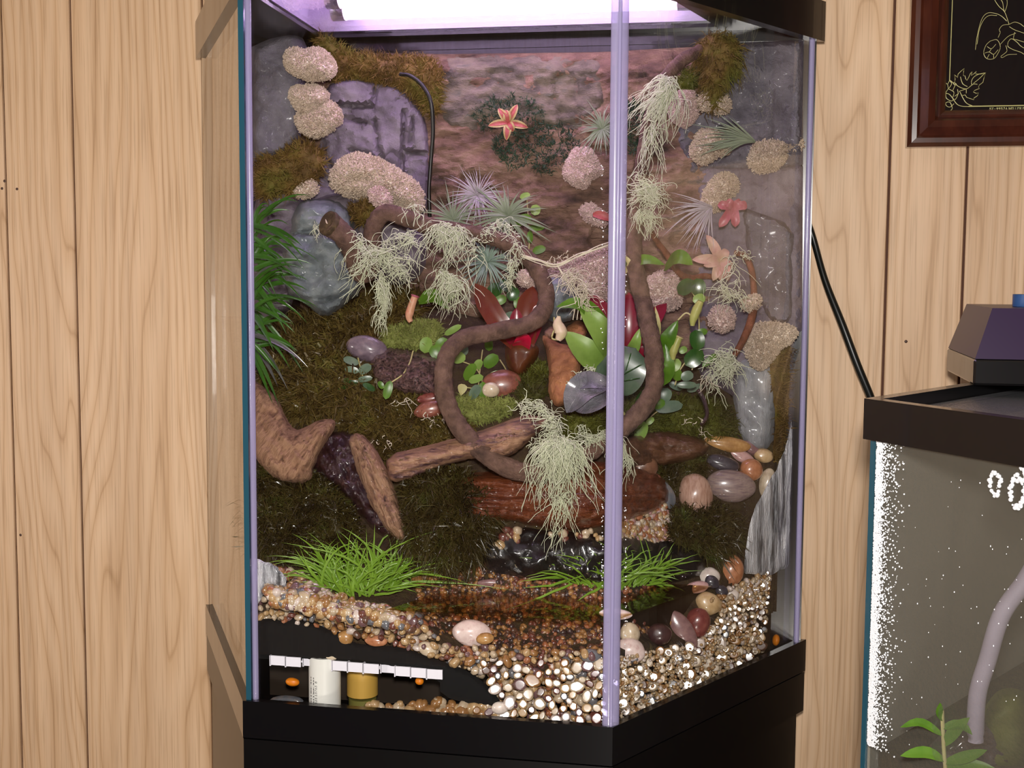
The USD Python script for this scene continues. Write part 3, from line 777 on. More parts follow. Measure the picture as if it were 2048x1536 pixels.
# ------------------------------------------------------------------ the power cord
cd = [at(1590, 380, -0.003 + WY - 0.02), at(1622, 462, WY - 0.012), at(1650, 560, WY - 0.02), at(1685, 650, WY - 0.03), at(1715, 730, WY - 0.035), at(1748, 812, WY - 0.035), at(1775, 900, WY - 0.03), at(1790, 1100, WY - 0.02)]
solo('power_cord', tube(cd, [0.0035, 0.0035, 0.0042, 0.0042, 0.0034, 0.0034], 60, 10), 'cable', 'black power cord running down the panelling from the terrarium to the smaller aquarium', 'cord')

# ------------------------------------------------------------------ the planted slope inside the terrarium
PN = np.array(FR) - np.array(BR)
PN = np.array([-PN[1], PN[0], 0]) / np.linalg.norm(PN)
PN = PN if PN[1] > 0 else -PN                                  # normal of the right pane, into the tank
PIN = np.array([FR[0], FR[1], 1.0]) + PN * 0.0065


def pane(px, py, d=0.0):
    """The point behind the right pane, d inside its inner face."""
    return at_plane(px, py, PIN + PN * d, PN)


ctl = []
for y, row in {
    -0.015: [(480, 640), (560, 630), (700, 600), (860, 610), (1060, 640), (1200, 640)],
    -0.06: [(480, 680), (560, 670), (700, 640), (860, 650), (1060, 690), (1200, 690)],
    -0.10: [(480, 730), (560, 720), (700, 690), (860, 700), (1060, 735), (1200, 740)],
    -0.14: [(480, 810), (600, 800), (760, 780), (900, 785), (1060, 790), (1200, 810)],
    -0.17: [(500, 890), (650, 880), (820, 870), (1000, 880), (1150, 900)],
    -0.195: [(500, 960), (650, 970), (820, 985), (960, 1030), (1100, 1060), (1220, 1060)],
    -0.215: [(500, 1020), (640, 1050), (800, 1090), (940, 1150), (1100, 1190), (1220, 1200)],
    -0.25: [(500, 1090), (620, 1120), (760, 1170), (900, 1235), (1050, 1260), (1190, 1275)],
    -0.30: [(500, 1165), (620, 1195), (760, 1225), (860, 1262), (950, 1300), (1080, 1315), (1200, 1310)],
}.items():
    for px, py in row:
        ctl.append(at(px, py, y))
for px, col in {                                               # columns behind the right pane: share of the way from the pane to the back wall, picture row
    1300: [(0, 1300), (.15, 1268), (.3, 1215), (.42, 1100), (.52, 1040), (.63, 960), (.75, 885), (.86, 800), (1, 690)],
    1400: [(0, 1280), (.15, 1225), (.3, 1150), (.45, 1085), (.55, 1030), (.65, 970), (.75, 900), (.86, 830), (1, 720)],
    1460: [(0, 1205), (.2, 1150), (.35, 1085), (.5, 1020), (.65, 950), (.8, 890), (1, 790)],
    1530: [(0, 1145), (.3, 1080), (.5, 1005), (.7, 945), (.9, 880), (1, 830)],
    1590: [(0, 1130), (.5, 1050), (1, 900)],
}.items():
    for t_, py in col:
        yp = pane(px, py, 0.002)[1]
        ctl.append(at(px, py, yp + t_ * (-0.012 - yp)))
ctl = np.array(ctl)
ter = RBFInterpolator(ctl[:, :2], ctl[:, 2], kernel='thin_plate_spline', smoothing=2e-4)
gxs, gys = np.linspace(-0.64, 0.06, 180), np.linspace(-0.309, -0.004, 100)
GX, GYY = np.meshgrid(gxs, gys, indexing='ij')
GZ = ter(np.stack([GX.ravel(), GYY.ravel()], 1)).reshape(GX.shape)
GZ = GZ + 0.014 * (meshkit.fbm(np.stack([GX * 30, GYY * 30, GX * 0], -1), 4, 3) - 0.5)
GZ = np.clip(GZ, 0.93, 1.30)


def zter(x, y):
    i = np.clip((np.asarray(x) - gxs[0]) / (gxs[1] - gxs[0]), 0, len(gxs) - 1.001)
    j = np.clip((np.asarray(y) - gys[0]) / (gys[1] - gys[0]), 0, len(gys) - 1.001)
    a, b = i.astype(int), j.astype(int)
    u, v = i - a, j - b
    return GZ[a, b] * (1 - u) * (1 - v) + GZ[a + 1, b] * u * (1 - v) + GZ[a, b + 1] * (1 - u) * v + GZ[a + 1, b + 1] * u * v


YS = np.linspace(-0.308, -0.006, 240)


def ghit(px, py):
    """World y where the line through the pixel meets the slope."""
    px, py = np.atleast_1d(np.asarray(px, float)), np.atleast_1d(np.asarray(py, float))
    d = rays(px, py)
    t = (YS[None] - EYE[1]) / d[:, 1:2]
    P = EYE + d[:, None] * t[..., None]
    ypane = np.where(px > 1222, at_plane(px, py, PIN + PN * 0.004, PN)[:, 1], -0.4)
    below = (P[..., 2] < zter(P[..., 0], P[..., 1])) & (YS[None] >= ypane[:, None])
    k = np.where(below.any(1), below.argmax(1), len(YS) - 1)
    return YS[k]


def ground(px, py, lift=0.0):
    y = ghit(px, py)
    p = at(np.atleast_1d(px), np.atleast_1d(py), y - lift)
    return p[0] if np.ndim(px) == 0 else p


def gnormal(P):
    e = 0.004
    dx = (zter(P[:, 0] + e, P[:, 1]) - zter(P[:, 0] - e, P[:, 1])) / (2 * e)
    dy = (zter(P[:, 0], P[:, 1] + e) - zter(P[:, 0], P[:, 1] - e)) / (2 * e)
    n = np.stack([-dx, -dy, np.ones(len(P))], 1)
    return n / np.linalg.norm(n, axis=1, keepdims=True)


# the slope, a solid cut to the plan of the tank
inside = off(-0.0075).intersection(Polygon([(-1, -1), (FR[0] - 0.024, -1), (FR[0] - 0.016, FR[1]), (BR[0] - 0.016, 0), (BR[0] - 0.016, 1), (-1, 1)])).intersection(Polygon([(-1, -0.286), (1, -0.286), (1, 1), (-1, 1)]))
msk = contains_xy(inside, GX, GYY)
ni, nj = GX.shape
ok = msk[:-1, :-1] & msk[1:, :-1] & msk[:-1, 1:] & msk[1:, 1:]
I, J = np.nonzero(ok)
q = np.stack([I * nj + J, (I + 1) * nj + J, (I + 1) * nj + J + 1, I * nj + J + 1], 1)
tv = np.stack([GX, GYY, GZ], -1).reshape(-1, 3)
bv = np.stack([GX, GYY, np.full_like(GX, 0.93) - 0.0 * GX], -1).reshape(-1, 3)
bv[:, 2] = np.minimum(bv[:, 2], tv[:, 2] - 0.004)
tf = np.vstack([q[:, [0, 1, 2]], q[:, [0, 2, 3]]])
edges = np.vstack([tf[:, [0, 1]], tf[:, [1, 2]], tf[:, [2, 0]]])
key = {}
for a, b in edges:
    key[(a, b)] = 1
rim = np.array([(a, b) for (a, b) in key if (b, a) not in key])
nV = len(tv)
wall = np.vstack([np.stack([rim[:, 0], rim[:, 0] + nV, rim[:, 1] + nV], 1), np.stack([rim[:, 0], rim[:, 1] + nV, rim[:, 1]], 1)])
allf = np.vstack([tf, tf[:, ::-1] + nV, wall])
used, inv = np.unique(allf, return_inverse=True)
solo('soil_bank', (np.vstack([tv, bv])[used], inv.reshape(-1, 3)), 'soil', 'dark soil slope under the moss and stones inside the terrarium', 'soil', kind='stuff')


def drape(lift=0.0):
    return lambda px, py: ghit(px, py) - lift


def px2m(px, py, y):
    return float((y - EYE[1]) / F_PX * 1.02)


# ------------------------------------------------------------------ background: cork bark, slate, boulders
R = relief
def cracks(lines, amp, w_):
    def g(x, y, w):
        d = np.full(len(x), 1e9)
        for l in lines:
            for (ax, ay), (bx, by) in zip(l[:-1], l[1:]):
                ex, ey = bx - ax, by - ay
                t = np.clip(((x - ax) * ex + (y - ay) * ey) / (ex * ex + ey * ey), 0, 1)
                d = np.minimum(d, np.hypot(x - ax - t * ex, y - ay - t * ey))
        return -amp * np.exp(-(d / w_)**2)
    return g


def barky(x, y, w):
    q = w + 0.006 * (meshkit.fbm(w * 40, 3, 3)[:, None] - 0.5)
    rdg = 1 - np.abs(2 * meshkit.fbm(q * [26, 1, 70], 4, 5) - 1)
    return 0.011 * (rdg - 0.7) + 0.009 * (meshkit.fbm(q * [80, 1, 150], 3, 6) - 0.5) - 0.006 * (meshkit.noise(q * [24, 1, 24], 8) > 0.78)


v, f, k = R([(600, 104), (900, 108), (1200, 104), (1420, 92), (1440, 330), (1440, 560), (1440, 720), (1000, 720), (600, 720)], 0.012, -0.008, 5, 0.06, 0.6, 45, 11, 0,
            extra=barky)
cork = solo('cork_bark_sheet', (v, f), 'cork', 'brown cork bark sheet covering the back wall in the middle of the terrarium', 'bark panel')
v, f, k = R([(862, 118), (1000, 114), (1200, 114), (1215, 150), (1205, 230), (1150, 265), (1040, 240), (960, 270), (870, 250)], 0.007, -0.016, 7, 0.1, 0.7, 70, 12, 1, jag=14,
            extra=barky)
solo('cork_bark_piece', (v, f), 'cork_gray', 'grey rough cork bark piece along the top of the back wall', 'bark')


def ledges(amp, fx, fz, seed):
    """Broken rock: steps, sharp ridges and a fine tooth."""
    def g(x, y, w):
        q = w + 0.012 * (meshkit.fbm(w * 30, 3, seed + 5)[:, None] - 0.5)
        n = meshkit.fbm(q * [fx, 1, fz], 3, seed)
        rdg = 1 - np.abs(2 * meshkit.fbm(q * [fx * 2.2, 1, fz * 1.5], 4, seed + 1) - 1)
        return amp * (0.9 * np.floor(n * 8) / 8 + 0.55 * rdg + 0.25 * (meshkit.fbm(w * 160, 3, seed) - 0.5)) - amp * 0.5
    return g


v, f, k = R([(498, 96), (520, 86), (560, 68), (592, 62), (612, 84), (622, 130), (606, 180), (606, 240), (600, 285), (560, 312), (520, 328), (498, 336)], 0.026, -0.030, 6, 0.14, 0.4, 40, 21, 1, extra=ledges(0.010, 16, 16, 19))
solo('slate_slab', (v, f), 'slate_dark', 'dark grey rounded slate slab in the upper left corner of the terrarium', 'rock', smooth=32)
CR = cracks([[(750, 240), (756, 290), (764, 318)], [(808, 222), (806, 270), (804, 340), (800, 400)], [(826, 236), (822, 285)], [(660, 208), (700, 211), (744, 215), (750, 180)], [(646, 284), (648, 312), (664, 340)], [(806, 302), (860, 309)], [(700, 300), (740, 310), (750, 330)], [(654, 240), (690, 236), (730, 246)]], 0.009, 4.0)
v, f, k = R([(648, 168), (700, 152), (745, 162), (800, 170), (826, 200), (852, 232), (862, 300), (858, 446), (800, 450), (640, 452), (596, 400), (612, 330), (640, 290), (636, 240), (650, 214)], 0.018, -0.012, 5, 0.05, 0.35, 40, 22, 1,
            extra=lambda x, y, w: ledges(0.016, 14, 20, 9)(x, y, w) + CR(x, y, w) + 0.006 * (y < 205) * (x < 748) - 0.005 * ((x > 812) & (y > 303)))
solo('slate_wall', (v, f), 'slate', 'purple-grey layered slate wall behind the big reindeer moss at the left', 'rock', smooth=32)
v, f, k = R([(640, 392), (690, 384), (745, 388), (752, 404), (720, 424), (680, 440), (640, 430), (606, 412)], 0.022, -0.040, 6, 0.3, 0.3, 60, 23, 1, extra=ledges(0.008, 30, 60, 3))
solo('slate_ledge', (v, f), 'slate', 'flat slate ledge lit from above, under the small white moss tuft', 'rock', smooth=32)
CR2 = cracks([[(576, 468), (630, 462), (700, 474)], [(600, 600), (650, 600), (700, 584)]], 0.008, 4.0)
v, f, k = R([(588, 408), (640, 394), (692, 408), (706, 440), (710, 470), (724, 520), (724, 584), (690, 612), (650, 642), (606, 604), (570, 584), (558, 520), (578, 470)], 0.040, -0.062, 5, 0.12, 0.3, 50, 24, 1, extra=lambda x, y, w: ledges(0.014, 14, 18, 29)(x, y, w) + 0.010 * (y > 470) + CR2(x, y, w), jag=5)
solo('boulder', (v, f), 'boulder', 'big rounded grey-green boulder left of the vine stub', 'rock', smooth=32)
v, f, k = R([(498, 400), (560, 372), (604, 384), (612, 430), (600, 520), (590, 600), (560, 650), (500, 650)], 0.03, -0.035, 7, 0.2, 0.4, 40, 25, 1, extra=ledges(0.02, 30, 40, 4))
solo('slate_wall', (v, f), 'slate', 'shaded purple slate behind the dark grassy plant at the left pane', 'rock', smooth=32)
v, f, k = R([(690, 440), (780, 430), (846, 456), (856, 520), (838, 556), (800, 574), (760, 560), (716, 560), (700, 500)], 0.034, -0.030, 6, 0.3, 0.35, 40, 26, 1, extra=ledges(0.012, 30, 40, 7))
solo('slate_boulder', (v, f), 'slate', 'purple slate boulder behind the hanging lichen under the vine', 'rock', smooth=32)
v, f, k = R([(1362, 190), (1375, 140), (1410, 110), (1500, 84), (1606, 80), (1606, 330), (1560, 345), (1440, 345), (1380, 350), (1352, 280)], 0.008, -0.010, 6, 0.05, 0.5, 40, 27, 0, extra=ledges(0.016, 20, 24, 13))
solo('slate_wall', (v, f), 'slate_dark', 'blue-grey slate wall in the upper right corner of the terrarium', 'rock', smooth=32)
v, f, k = R([(1384, 352), (1410, 330), (1480, 330), (1606, 330), (1604, 660), (1560, 700), (1480, 800), (1400, 760), (1372, 640), (1392, 520), (1400, 430)], 0.008, -0.010, 6, 0.05, 0.6, 40, 28, 0, extra=ledges(0.014, 20, 30, 17))
solo('slate_wall', (v, f), 'slate', 'purple-grey slate wall in the right corner behind the lichen clumps', 'rock', smooth=32)
v, f, k = R([(1482, 414), (1520, 424), (1588, 452), (1588, 520), (1586, 600), (1584, 650), (1540, 650), (1500, 560), (1490, 480)], 0.010, -0.020, 6, 0.08, 0.5, 50, 29, 1, extra=ledges(0.008, 24, 24, 27))
solo('slate_slab', (v, f), 'slate_dark', 'upright slate slab with a sloping top in the right corner', 'rock', smooth=32)
v, f, k = R([(1466, 718), (1500, 700), (1556, 730), (1562, 760), (1550, 830), (1546, 900), (1510, 905), (1478, 880), (1464, 800)], 0.016, lambda x, y: np.minimum(ghit(x, y), -0.016) + 0.004, 6, 0.25, 0.4, 50, 30, 1)
solo('slate_slab', (v, f), 'wet_slate', 'wet grey slate slab standing right of the moss, above the river stones', 'rock', smooth=32)

# ------------------------------------------------------------------ moss
def hair(P, N, n, L, W, r, up=0.35, bend=0.15, clump=5):
    P, N = np.repeat(P[: len(P) // clump], clump, 0) + r.normal(size=(len(P) // clump * clump, 3)) * 0.0012, np.repeat(N[: len(P) // clump], clump, 0)
    D = N + r.normal(size=P.shape) * 0.7 + [0, 0, up]
    D /= np.linalg.norm(D, axis=1, keepdims=True)
    return blades(P - D * L * 0.15, D, L * r.uniform(0.5, 1.4, len(P)), W * r.uniform(0.6, 1.4, len(P)), bend, r)


def moss_on(outline, mat, label, n, L=0.009, W=0.0011, th=0.010, yb=None, seed=0, jag=8, up=0.35, name='moss_patch', bend=0.15, cat='moss', nz=0.6, base=True):
    v, f, k = R(outline, th, yb if yb is not None else drape(-0.004), 9, 0.2, nz, 55, seed, 1, jag=jag)
    r = np.random.default_rng(seed)
    P, N = on_surface(v, f[:k], n, r)
    return solo(name, join(*([(v, f)] if base else []), hair(P, N, n, L, W, r, up, bend)), mat, label, cat, kind='stuff')


moss_on([(626, 74), (658, 68), (690, 106), (760, 112), (850, 118), (884, 130), (882, 200), (868, 236), (846, 216), (826, 186), (764, 166), (700, 152), (664, 172), (650, 150), (660, 120), (640, 100)], 'moss_rust', 'strip of rusty green moss along the top of the slate wall at the left', 3600, 0.010, yb=-0.022, th=0.018, seed=41)
moss_on([(500, 325), (560, 306), (604, 284), (640, 290), (652, 330), (620, 372), (560, 392), (500, 400)], 'moss_rust', 'rusty green moss cushion below the dark slab at the left pane', 1800, 0.010, yb=-0.066, th=0.018, seed=42)
moss_on([(690, 410), (740, 398), (770, 412), (752, 440), (730, 450), (706, 440)], 'moss_rust', 'small rusty moss tuft between the vine stub and the vine', 500, 0.009, yb=-0.075, th=0.014, seed=43)
moss_on([(1402, 72), (1440, 66), (1482, 84), (1478, 130), (1462, 160), (1446, 172), (1440, 200), (1428, 224), (1410, 226), (1420, 182), (1404, 152), (1390, 120)], 'moss_rust', 'orange-brown moss hanging from the top right corner', 1200, 0.012, yb=-0.040, th=0.014, seed=44, up=-0.4, bend=0.4)
moss_on([(1358, 152), (1392, 130), (1396, 168), (1374, 186), (1352, 178)], 'moss_olive', 'small green moss tuft beside the vine top in the right half', 400, 0.010, yb=-0.030, th=0.012, seed=45)
moss_on([(500, 676), (560, 648), (640, 636), (690, 612), (740, 584), (800, 560), (856, 566), (862, 620), (800, 650), (700, 680), (690, 720), (740, 760), (780, 800), (720, 830), (660, 830), (600, 850), (560, 800), (500, 750)], 'moss_brown', 'brown-green shaggy moss covering the left slope below the grassy plant', 15000, 0.019, 0.0018, th=0.020, bend=0.35, seed=46)
moss_on([(670, 650), (700, 636), (740, 640), (770, 690), (740, 700), (690, 690)], 'moss_rust', 'brown moss in front of the boulder foot, left of the light moss mound', 900, 0.009, seed=61)
moss_on([(690, 800), (780, 780), (860, 800), (910, 830), (960, 850), (900, 890), (820, 910), (760, 960), (740, 890), (680, 860)], 'moss_brown', 'dark brown moss hollow above the grey driftwood plank', 6000, 0.014, 0.0015, th=0.014, bend=0.3, seed=47)
moss_on([(752, 668), (790, 648), (840, 640), (886, 646), (884, 690), (850, 700), (800, 698), (770, 700)], 'moss_light', 'light green moss mound behind the cork chunk', 3600, 0.005, 0.0010, 0.016, seed=48, jag=3)
moss_on([(904, 800), (940, 790), (990, 796), (1034, 798), (1030, 826), (980, 846), (930, 850), (900, 830)], 'moss_light', 'light green moss cushion in front of the wet brown stone', 3000, 0.005, 0.0010, 0.014, seed=49, jag=3)
moss_on([(840, 840), (880, 826), (905, 838), (900, 866), (860, 872)], 'moss_light', 'small light green moss cushion under the red stones', 900, 0.006, 0.0010, 0.010, seed=50, jag=4)
moss_on([(1026, 740), (1060, 720), (1096, 724), (1100, 790), (1070, 812), (1036, 800), (1020, 770)], 'moss_olive', 'dark olive moss between the red bromeliad and the wood stump', 1600, 0.008, seed=51)
moss_on([(1112, 846), (1160, 820), (1210, 800), (1240, 790), (1240, 880), (1190, 896), (1130, 886)], 'moss_olive', 'olive moss slope below the silvery purple leaf', 2600, 0.008, seed=52)
moss_on([(1240, 790), (1290, 770), (1340, 790), (1400, 790), (1450, 800), (1476, 850), (1470, 880), (1410, 876), (1340, 866), (1290, 872), (1244, 880)], 'moss_olive', 'olive green moss bank right of the vine loop', 4200, 0.009, seed=53)
moss_on([(500, 920), (560, 912), (610, 950), (650, 960), (690, 1000), (720, 1070), (690, 1110), (620, 1120), (560, 1116), (500, 1110)], 'moss_dark', 'dark wet moss heap behind the grass tuft at the lower left', 8000, 0.015, 0.0015, 0.024, bend=0.4, seed=54)
moss_on([(826, 950), (880, 940), (930, 950), (960, 990), (990, 1020), (960, 1070), (940, 1110), (900, 1130), (850, 1110), (810, 1080), (806, 1010)], 'moss_dark', 'dark wet moss clump hanging over the red log above the water', 7500, 0.017, 0.0014, 0.026, bend=0.5, yb=drape(0.016), seed=55)
moss_on([(1340, 1030), (1380, 1010), (1440, 1014), (1480, 1040), (1480, 1090), (1440, 1120), (1380, 1110), (1340, 1080), (1330, 1050)], 'moss_dark', 'dark wet moss below the two striped river stones', 4600, 0.014, 0.0014, 0.018, bend=0.4, seed=56)
moss_on([(1330, 880), (1390, 890), (1420, 930), (1400, 1000), (1340, 1000), (1310, 960), (1300, 910)], 'moss_dark', 'dark wet moss pocket between the right log and the river stones', 1800, 0.008, 0.0011, 0.010, seed=62)


def along_pane(d0):
    return lambda px, py: np.array([pane(a, b, d0)[1] for a, b in zip(np.atleast_1d(px), np.atleast_1d(py))])


moss_on([(1556, 700), (1590, 672), (1600, 720), (1588, 800), (1570, 880), (1558, 930), (1544, 916), (1552, 840), (1544, 780), (1538, 720)], 'moss_rust', 'brown moss band pressed against the right pane near its back edge', 1500, 0.008, yb=along_pane(0.010), th=0.006, seed=57, nz=0.2)
moss_on([(1000, 260), (1090, 240), (1150, 262), (1160, 300), (1110, 350), (1060, 340), (1000, 322), (985, 290)], 'moss_teal', 'dark green moss film on the cork bark around the star plant', 1600, 0.006, 0.0009, yb=-0.024, th=0.004, seed=58, jag=22, base=False)
moss_on([(930, 210), (1010, 190), (1080, 200), (1090, 240), (1000, 262), (950, 250)], 'moss_teal', 'thin dark green moss above the star plant on the bark', 800, 0.006, 0.0009, yb=-0.024, th=0.003, seed=59, jag=18, base=False)
moss_on([(1240, 230), (1262, 190), (1300, 230), (1290, 300), (1250, 310)], 'moss_teal', 'dark green moss behind the long pale lichen strands', 600, 0.007, 0.0009, yb=-0.024, th=0.004, seed=60, jag=12, base=False)

# ------------------------------------------------------------------ driftwood and bark
def grain(amp, fx, fy, seed, ang=0.0):
    ca, sa = math.cos(math.radians(ang)), math.sin(math.radians(ang))
    def g(x, y, w):
        wob = 8 * (meshkit.fbm(w * 30, 2, seed + 3) - 0.5)
        q = np.stack([(x * ca + y * sa) * fx, (-x * sa + y * ca + wob) * fy, x * 0 + seed], -1)
        rdg = 1 - np.abs(2 * meshkit.fbm(q, 4, seed) - 1)
        return amp * 1.3 * (rdg - 0.75) + amp * 0.9 * (meshkit.fbm(w * 60, 4, seed + 2) - 0.5) + 0.004 * (meshkit.fbm(w * 220, 2, seed) - 0.5)
    return g


def wood(name, outline, mat, label, th, lift=0.0, yb=None, seed=0, ang=0, amp=0.010, fx=0.008, fy=0.09, prof=0.20, nz=0.35, jag=4.0, step=4, smooth=1):
    v, f, k = R(outline, th, yb if yb is not None else drape(lift), step, prof, nz, 35, seed, smooth, jag=jag, extra=grain(amp, fx, fy, seed, ang), back=0.6)
    return solo(name, (v, f), mat, label, 'wood')


wood('cork_chunk', [(742, 722), (752, 704), (802, 696), (862, 712), (902, 736), (908, 776), (884, 792), (822, 788), (776, 776), (744, 752)], 'cork_chunk', 'rough dark cork bark chunk in front of the light moss mound', 0.030, 0.004, seed=71, ang=8, amp=0.026, fx=0.05, fy=0.12, jag=9, nz=0.6)
wood('driftwood_stump', [(500, 756), (528, 772), (556, 796), (572, 836), (590, 862), (616, 852), (640, 838), (668, 838), (672, 856), (652, 884), (628, 928), (622, 968), (560, 966), (520, 930), (500, 900)], 'drift_tan', 'tan forked driftwood stump at the left pane', 0.030, 0.022, seed=72, ang=60, amp=0.008, fx=0.015, fy=0.05)
wood('driftwood_branch', [(628, 900), (640, 872), (670, 862), (704, 862), (728, 886), (740, 940), (760, 1000), (800, 1076), (770, 1080), (726, 1040), (684, 980), (640, 950), (620, 930)], 'drift_dark', 'dark glossy wet driftwood in the gap beside the tan stump', 0.022, 0.004, seed=73, ang=60, amp=0.016, fx=0.03, fy=0.08)
wood('driftwood_branch', [(694, 876), (716, 862), (748, 890), (780, 950), (800, 1010), (820, 1076), (800, 1086), (768, 1056), (730, 990), (706, 920)], 'drift_spur', 'tan ridged driftwood spur running down to the grass tuft', 0.026, 0.024, seed=74, ang=65, amp=0.010, fx=0.01, fy=0.10)
wood('driftwood_plank', [(772, 910), (850, 892), (950, 866), (1038, 832), (1064, 828), (1100, 842), (1088, 856), (1056, 884), (1024, 912), (1000, 920), (960, 912), (880, 934), (800, 966), (772, 958)], 'drift_grey', 'long grey weathered driftwood plank lying behind the vine loop', 0.030, 0.030, seed=75, ang=-17, amp=0.014, fx=0.006, fy=0.10)
wood('fallen_log', [(806, 968), (880, 946), (980, 944), (1100, 926), (1220, 922), (1310, 940), (1340, 970), (1338, 1010), (1280, 1036), (1216, 1052), (1130, 1064), (1060, 1050), (1010, 1040), (960, 1066), (890, 1108), (840, 1080), (806, 1030)], 'log_red', 'large wet red-brown log across the slope above the black liner', 0.040, 0.002, seed=76, ang=2, amp=0.016, fx=0.004, fy=0.07)
wood('short_log', [(1236, 884), (1280, 866), (1340, 862), (1404, 876), (1424, 896), (1400, 916), (1340, 930), (1270, 934), (1238, 914)], 'log_brown', 'brown split log under the right moss bank', 0.028, 0.004, seed=77, ang=4, amp=0.010, fx=0.006, fy=0.10)
wood('wood_stump', [(1082, 672), (1094, 668), (1112, 686), (1140, 690), (1164, 706), (1162, 732), (1152, 764), (1138, 806), (1112, 816), (1096, 792), (1098, 744), (1092, 702)], 'drift_stump', 'orange-tan upright wood stump below the pale pitcher', 0.024, 0.012, seed=78, ang=90, amp=0.006, fx=0.006, fy=0.11)
wood('wood_stub', [(1128, 660), (1150, 640), (1172, 646), (1176, 668), (1160, 684), (1140, 684)], 'drift_stump', 'small broken wood stub behind the pitcher plant leaves', 0.014, 0.004, seed=79, ang=40)
wood('wood_splinter', [(1084, 668), (1110, 644), (1124, 636), (1120, 656), (1100, 680)], 'drift_grey', 'grey wood splinter leaning between the bromeliad and the stump', 0.008, 0.02, seed=80, ang=-40)

# ------------------------------------------------------------------ the vine
vp = [(664, 450, -.145), (690, 474, -.142), (706, 512, -.138), (722, 548, -.132), (740, 536, -.128), (744, 490, -.126), (748, 452, -.126), (772, 426, -.126), (812, 436, -.126), (860, 452, -.126), (930, 464, -.126), (1000, 480, -.126), (1050, 512, -.128), (1084, 556, -.134), (1092, 606, -.144), (1066, 644, -.160), (990, 664, -.178), (926, 678, -.190), (892, 716, -.204), (888, 780, -.214), (910, 840, -.220), (950, 890, -.226), (1000, 928, -.230), (1064, 946, -.224), (1130, 930, -.214), (1208, 886, -.196), (1270, 834, -.184), (1306, 780, -.176), (1308, 710, -.170), (1292, 630, -.160), (1276, 560, -.150), (1268, 500, -.140), (1276, 400, -.120), (1292, 280, -.100), (1318, 180, -.085), (1356, 128, -.070), (1400, 100, -.045)]
vine = thing('twisted_vine', 'thick brown twisted vine looping through the terrarium from a sawn stub to the top corner', 'vine', at(1060, 946, -.224))
P = spline([at(*p[:2], p[2]) for p in vp], 900)
u = np.linspace(0, 1, 900)
rad = np.interp(u, [0, 0.03, 0.2, 0.45, 0.7, 0.9, 1], [0.0120, 0.0095, 0.0082, 0.0088, 0.0088, 0.0072, 0.0062]) * (0.90 + 0.24 * meshkit.fbm(P * 70, 3, 4))
v, f = tubes(P[None], rad[None], 16)
t = np.linspace(0, 1, len(v))
v = v + 0.0026 * (meshkit.fbm(v * 300, 3, 9) - 0.5)[:, None] * (v - np.repeat(P, 16, 0)) / 0.009
part(vine, 'stem', (v, f), 'vine_bark')
d = P[0] - P[4]
d = d / np.linalg.norm(d) * 0.5 + TOCAM * 0.8 + np.array([-0.35, 0, 0])
d /= np.linalg.norm(d)
part(vine, 'cut_end', tubes(np.array([[P[0] - d * 0.004, P[0] + d * 0.003, P[0] + d * 0.0065, P[0] + d * 0.007]]), np.array([[0.0112, 0.0135, 0.0128, 0.0105]]), 20), 'vine_cut', 35, label='sawn round end of the vine')
ap = np.cross(d, [0, 0, 1.0])
part(vine, 'cut_crack', tubes(np.array([[P[0] + d * 0.0072 + ap * 0.002 + np.array([0, 0, 0.003]), P[0] + d * 0.0076, P[0] + d * 0.0072 - ap * 0.002 - np.array([0, 0, 0.002])]]), np.array([[0.0004, 0.0010, 0.0004]]), 5), 'reindeer')
solo('thin_vine', tube([at(1296, 452, -.09), at(1312, 480, -.075), at(1336, 512, -.062), at(1358, 546, -.055), at(1384, 556, -.045), at(1412, 552, -.03), at(1450, 560, -.012)], [0.0026, 0.0034, 0.0034, 0.003], 40, 10), 'small_vine', 'thin reddish vine bending behind the lichen in the right half', 'vine')
solo('thin_vine', tube([at(1470, 506, -.04), at(1490, 512, -.045), at(1504, 545, -.05), at(1508, 600, -.055), at(1502, 640, -.06), at(1486, 680, -.065), at(1468, 712, -.07)], [0.003, 0.0034, 0.0034, 0.0044, 0.004, 0.003], 44, 9), 'small_vine', 'rough curved bark vine in front of the right slate corner', 'vine')
solo('thin_twig', tube([at(1396, 780, -.10), at(1408, 800, -.105), at(1414, 830, -.11), at(1402, 850, -.115)], [0.0026, 0.0022, 0.002], 20, 7), 'drift_dark', 'short dark twig standing in the right moss bank', 'twig')
tb = [at(800, 148, -.045), at(822, 152, -.052), at(846, 172, -.055), at(862, 205, -.055), at(866, 260, -.050), at(862, 320, -.046), at(858, 380, -.044), at(860, 440, -.040), at(864, 470, -.02)]
solo('air_tube', tube(tb, 0.0022, 60, 8), 'cable', 'thin black hose arching over the mossy rock edge at the top left', 'hose')

# ------------------------------------------------------------------ reindeer moss
def twigs(P, N, L, r, rad=0.00062):
    n = len(P)
    D = N + r.normal(size=(n, 3)) * 0.55
    D /= np.linalg.norm(D, axis=1, keepdims=True)
    L = L * r.uniform(0.6, 1.3, n)[:, None]
    mid = P + D * L * 0.6
    paths, radii = [np.stack([P - D * L * 0.3, mid], 1)], [np.full((n, 2), rad)]
    for _ in range(3):
        e = D + r.normal(size=(n, 3)) * 0.8
        e /= np.linalg.norm(e, axis=1, keepdims=True)
        paths.append(np.stack([mid - D * L * 0.05, mid + e * L * 0.55], 1))
        radii.append(np.tile([rad, rad * 0.75], (n, 1)))
    return tubes(np.concatenate(paths), np.concatenate(radii), 3)


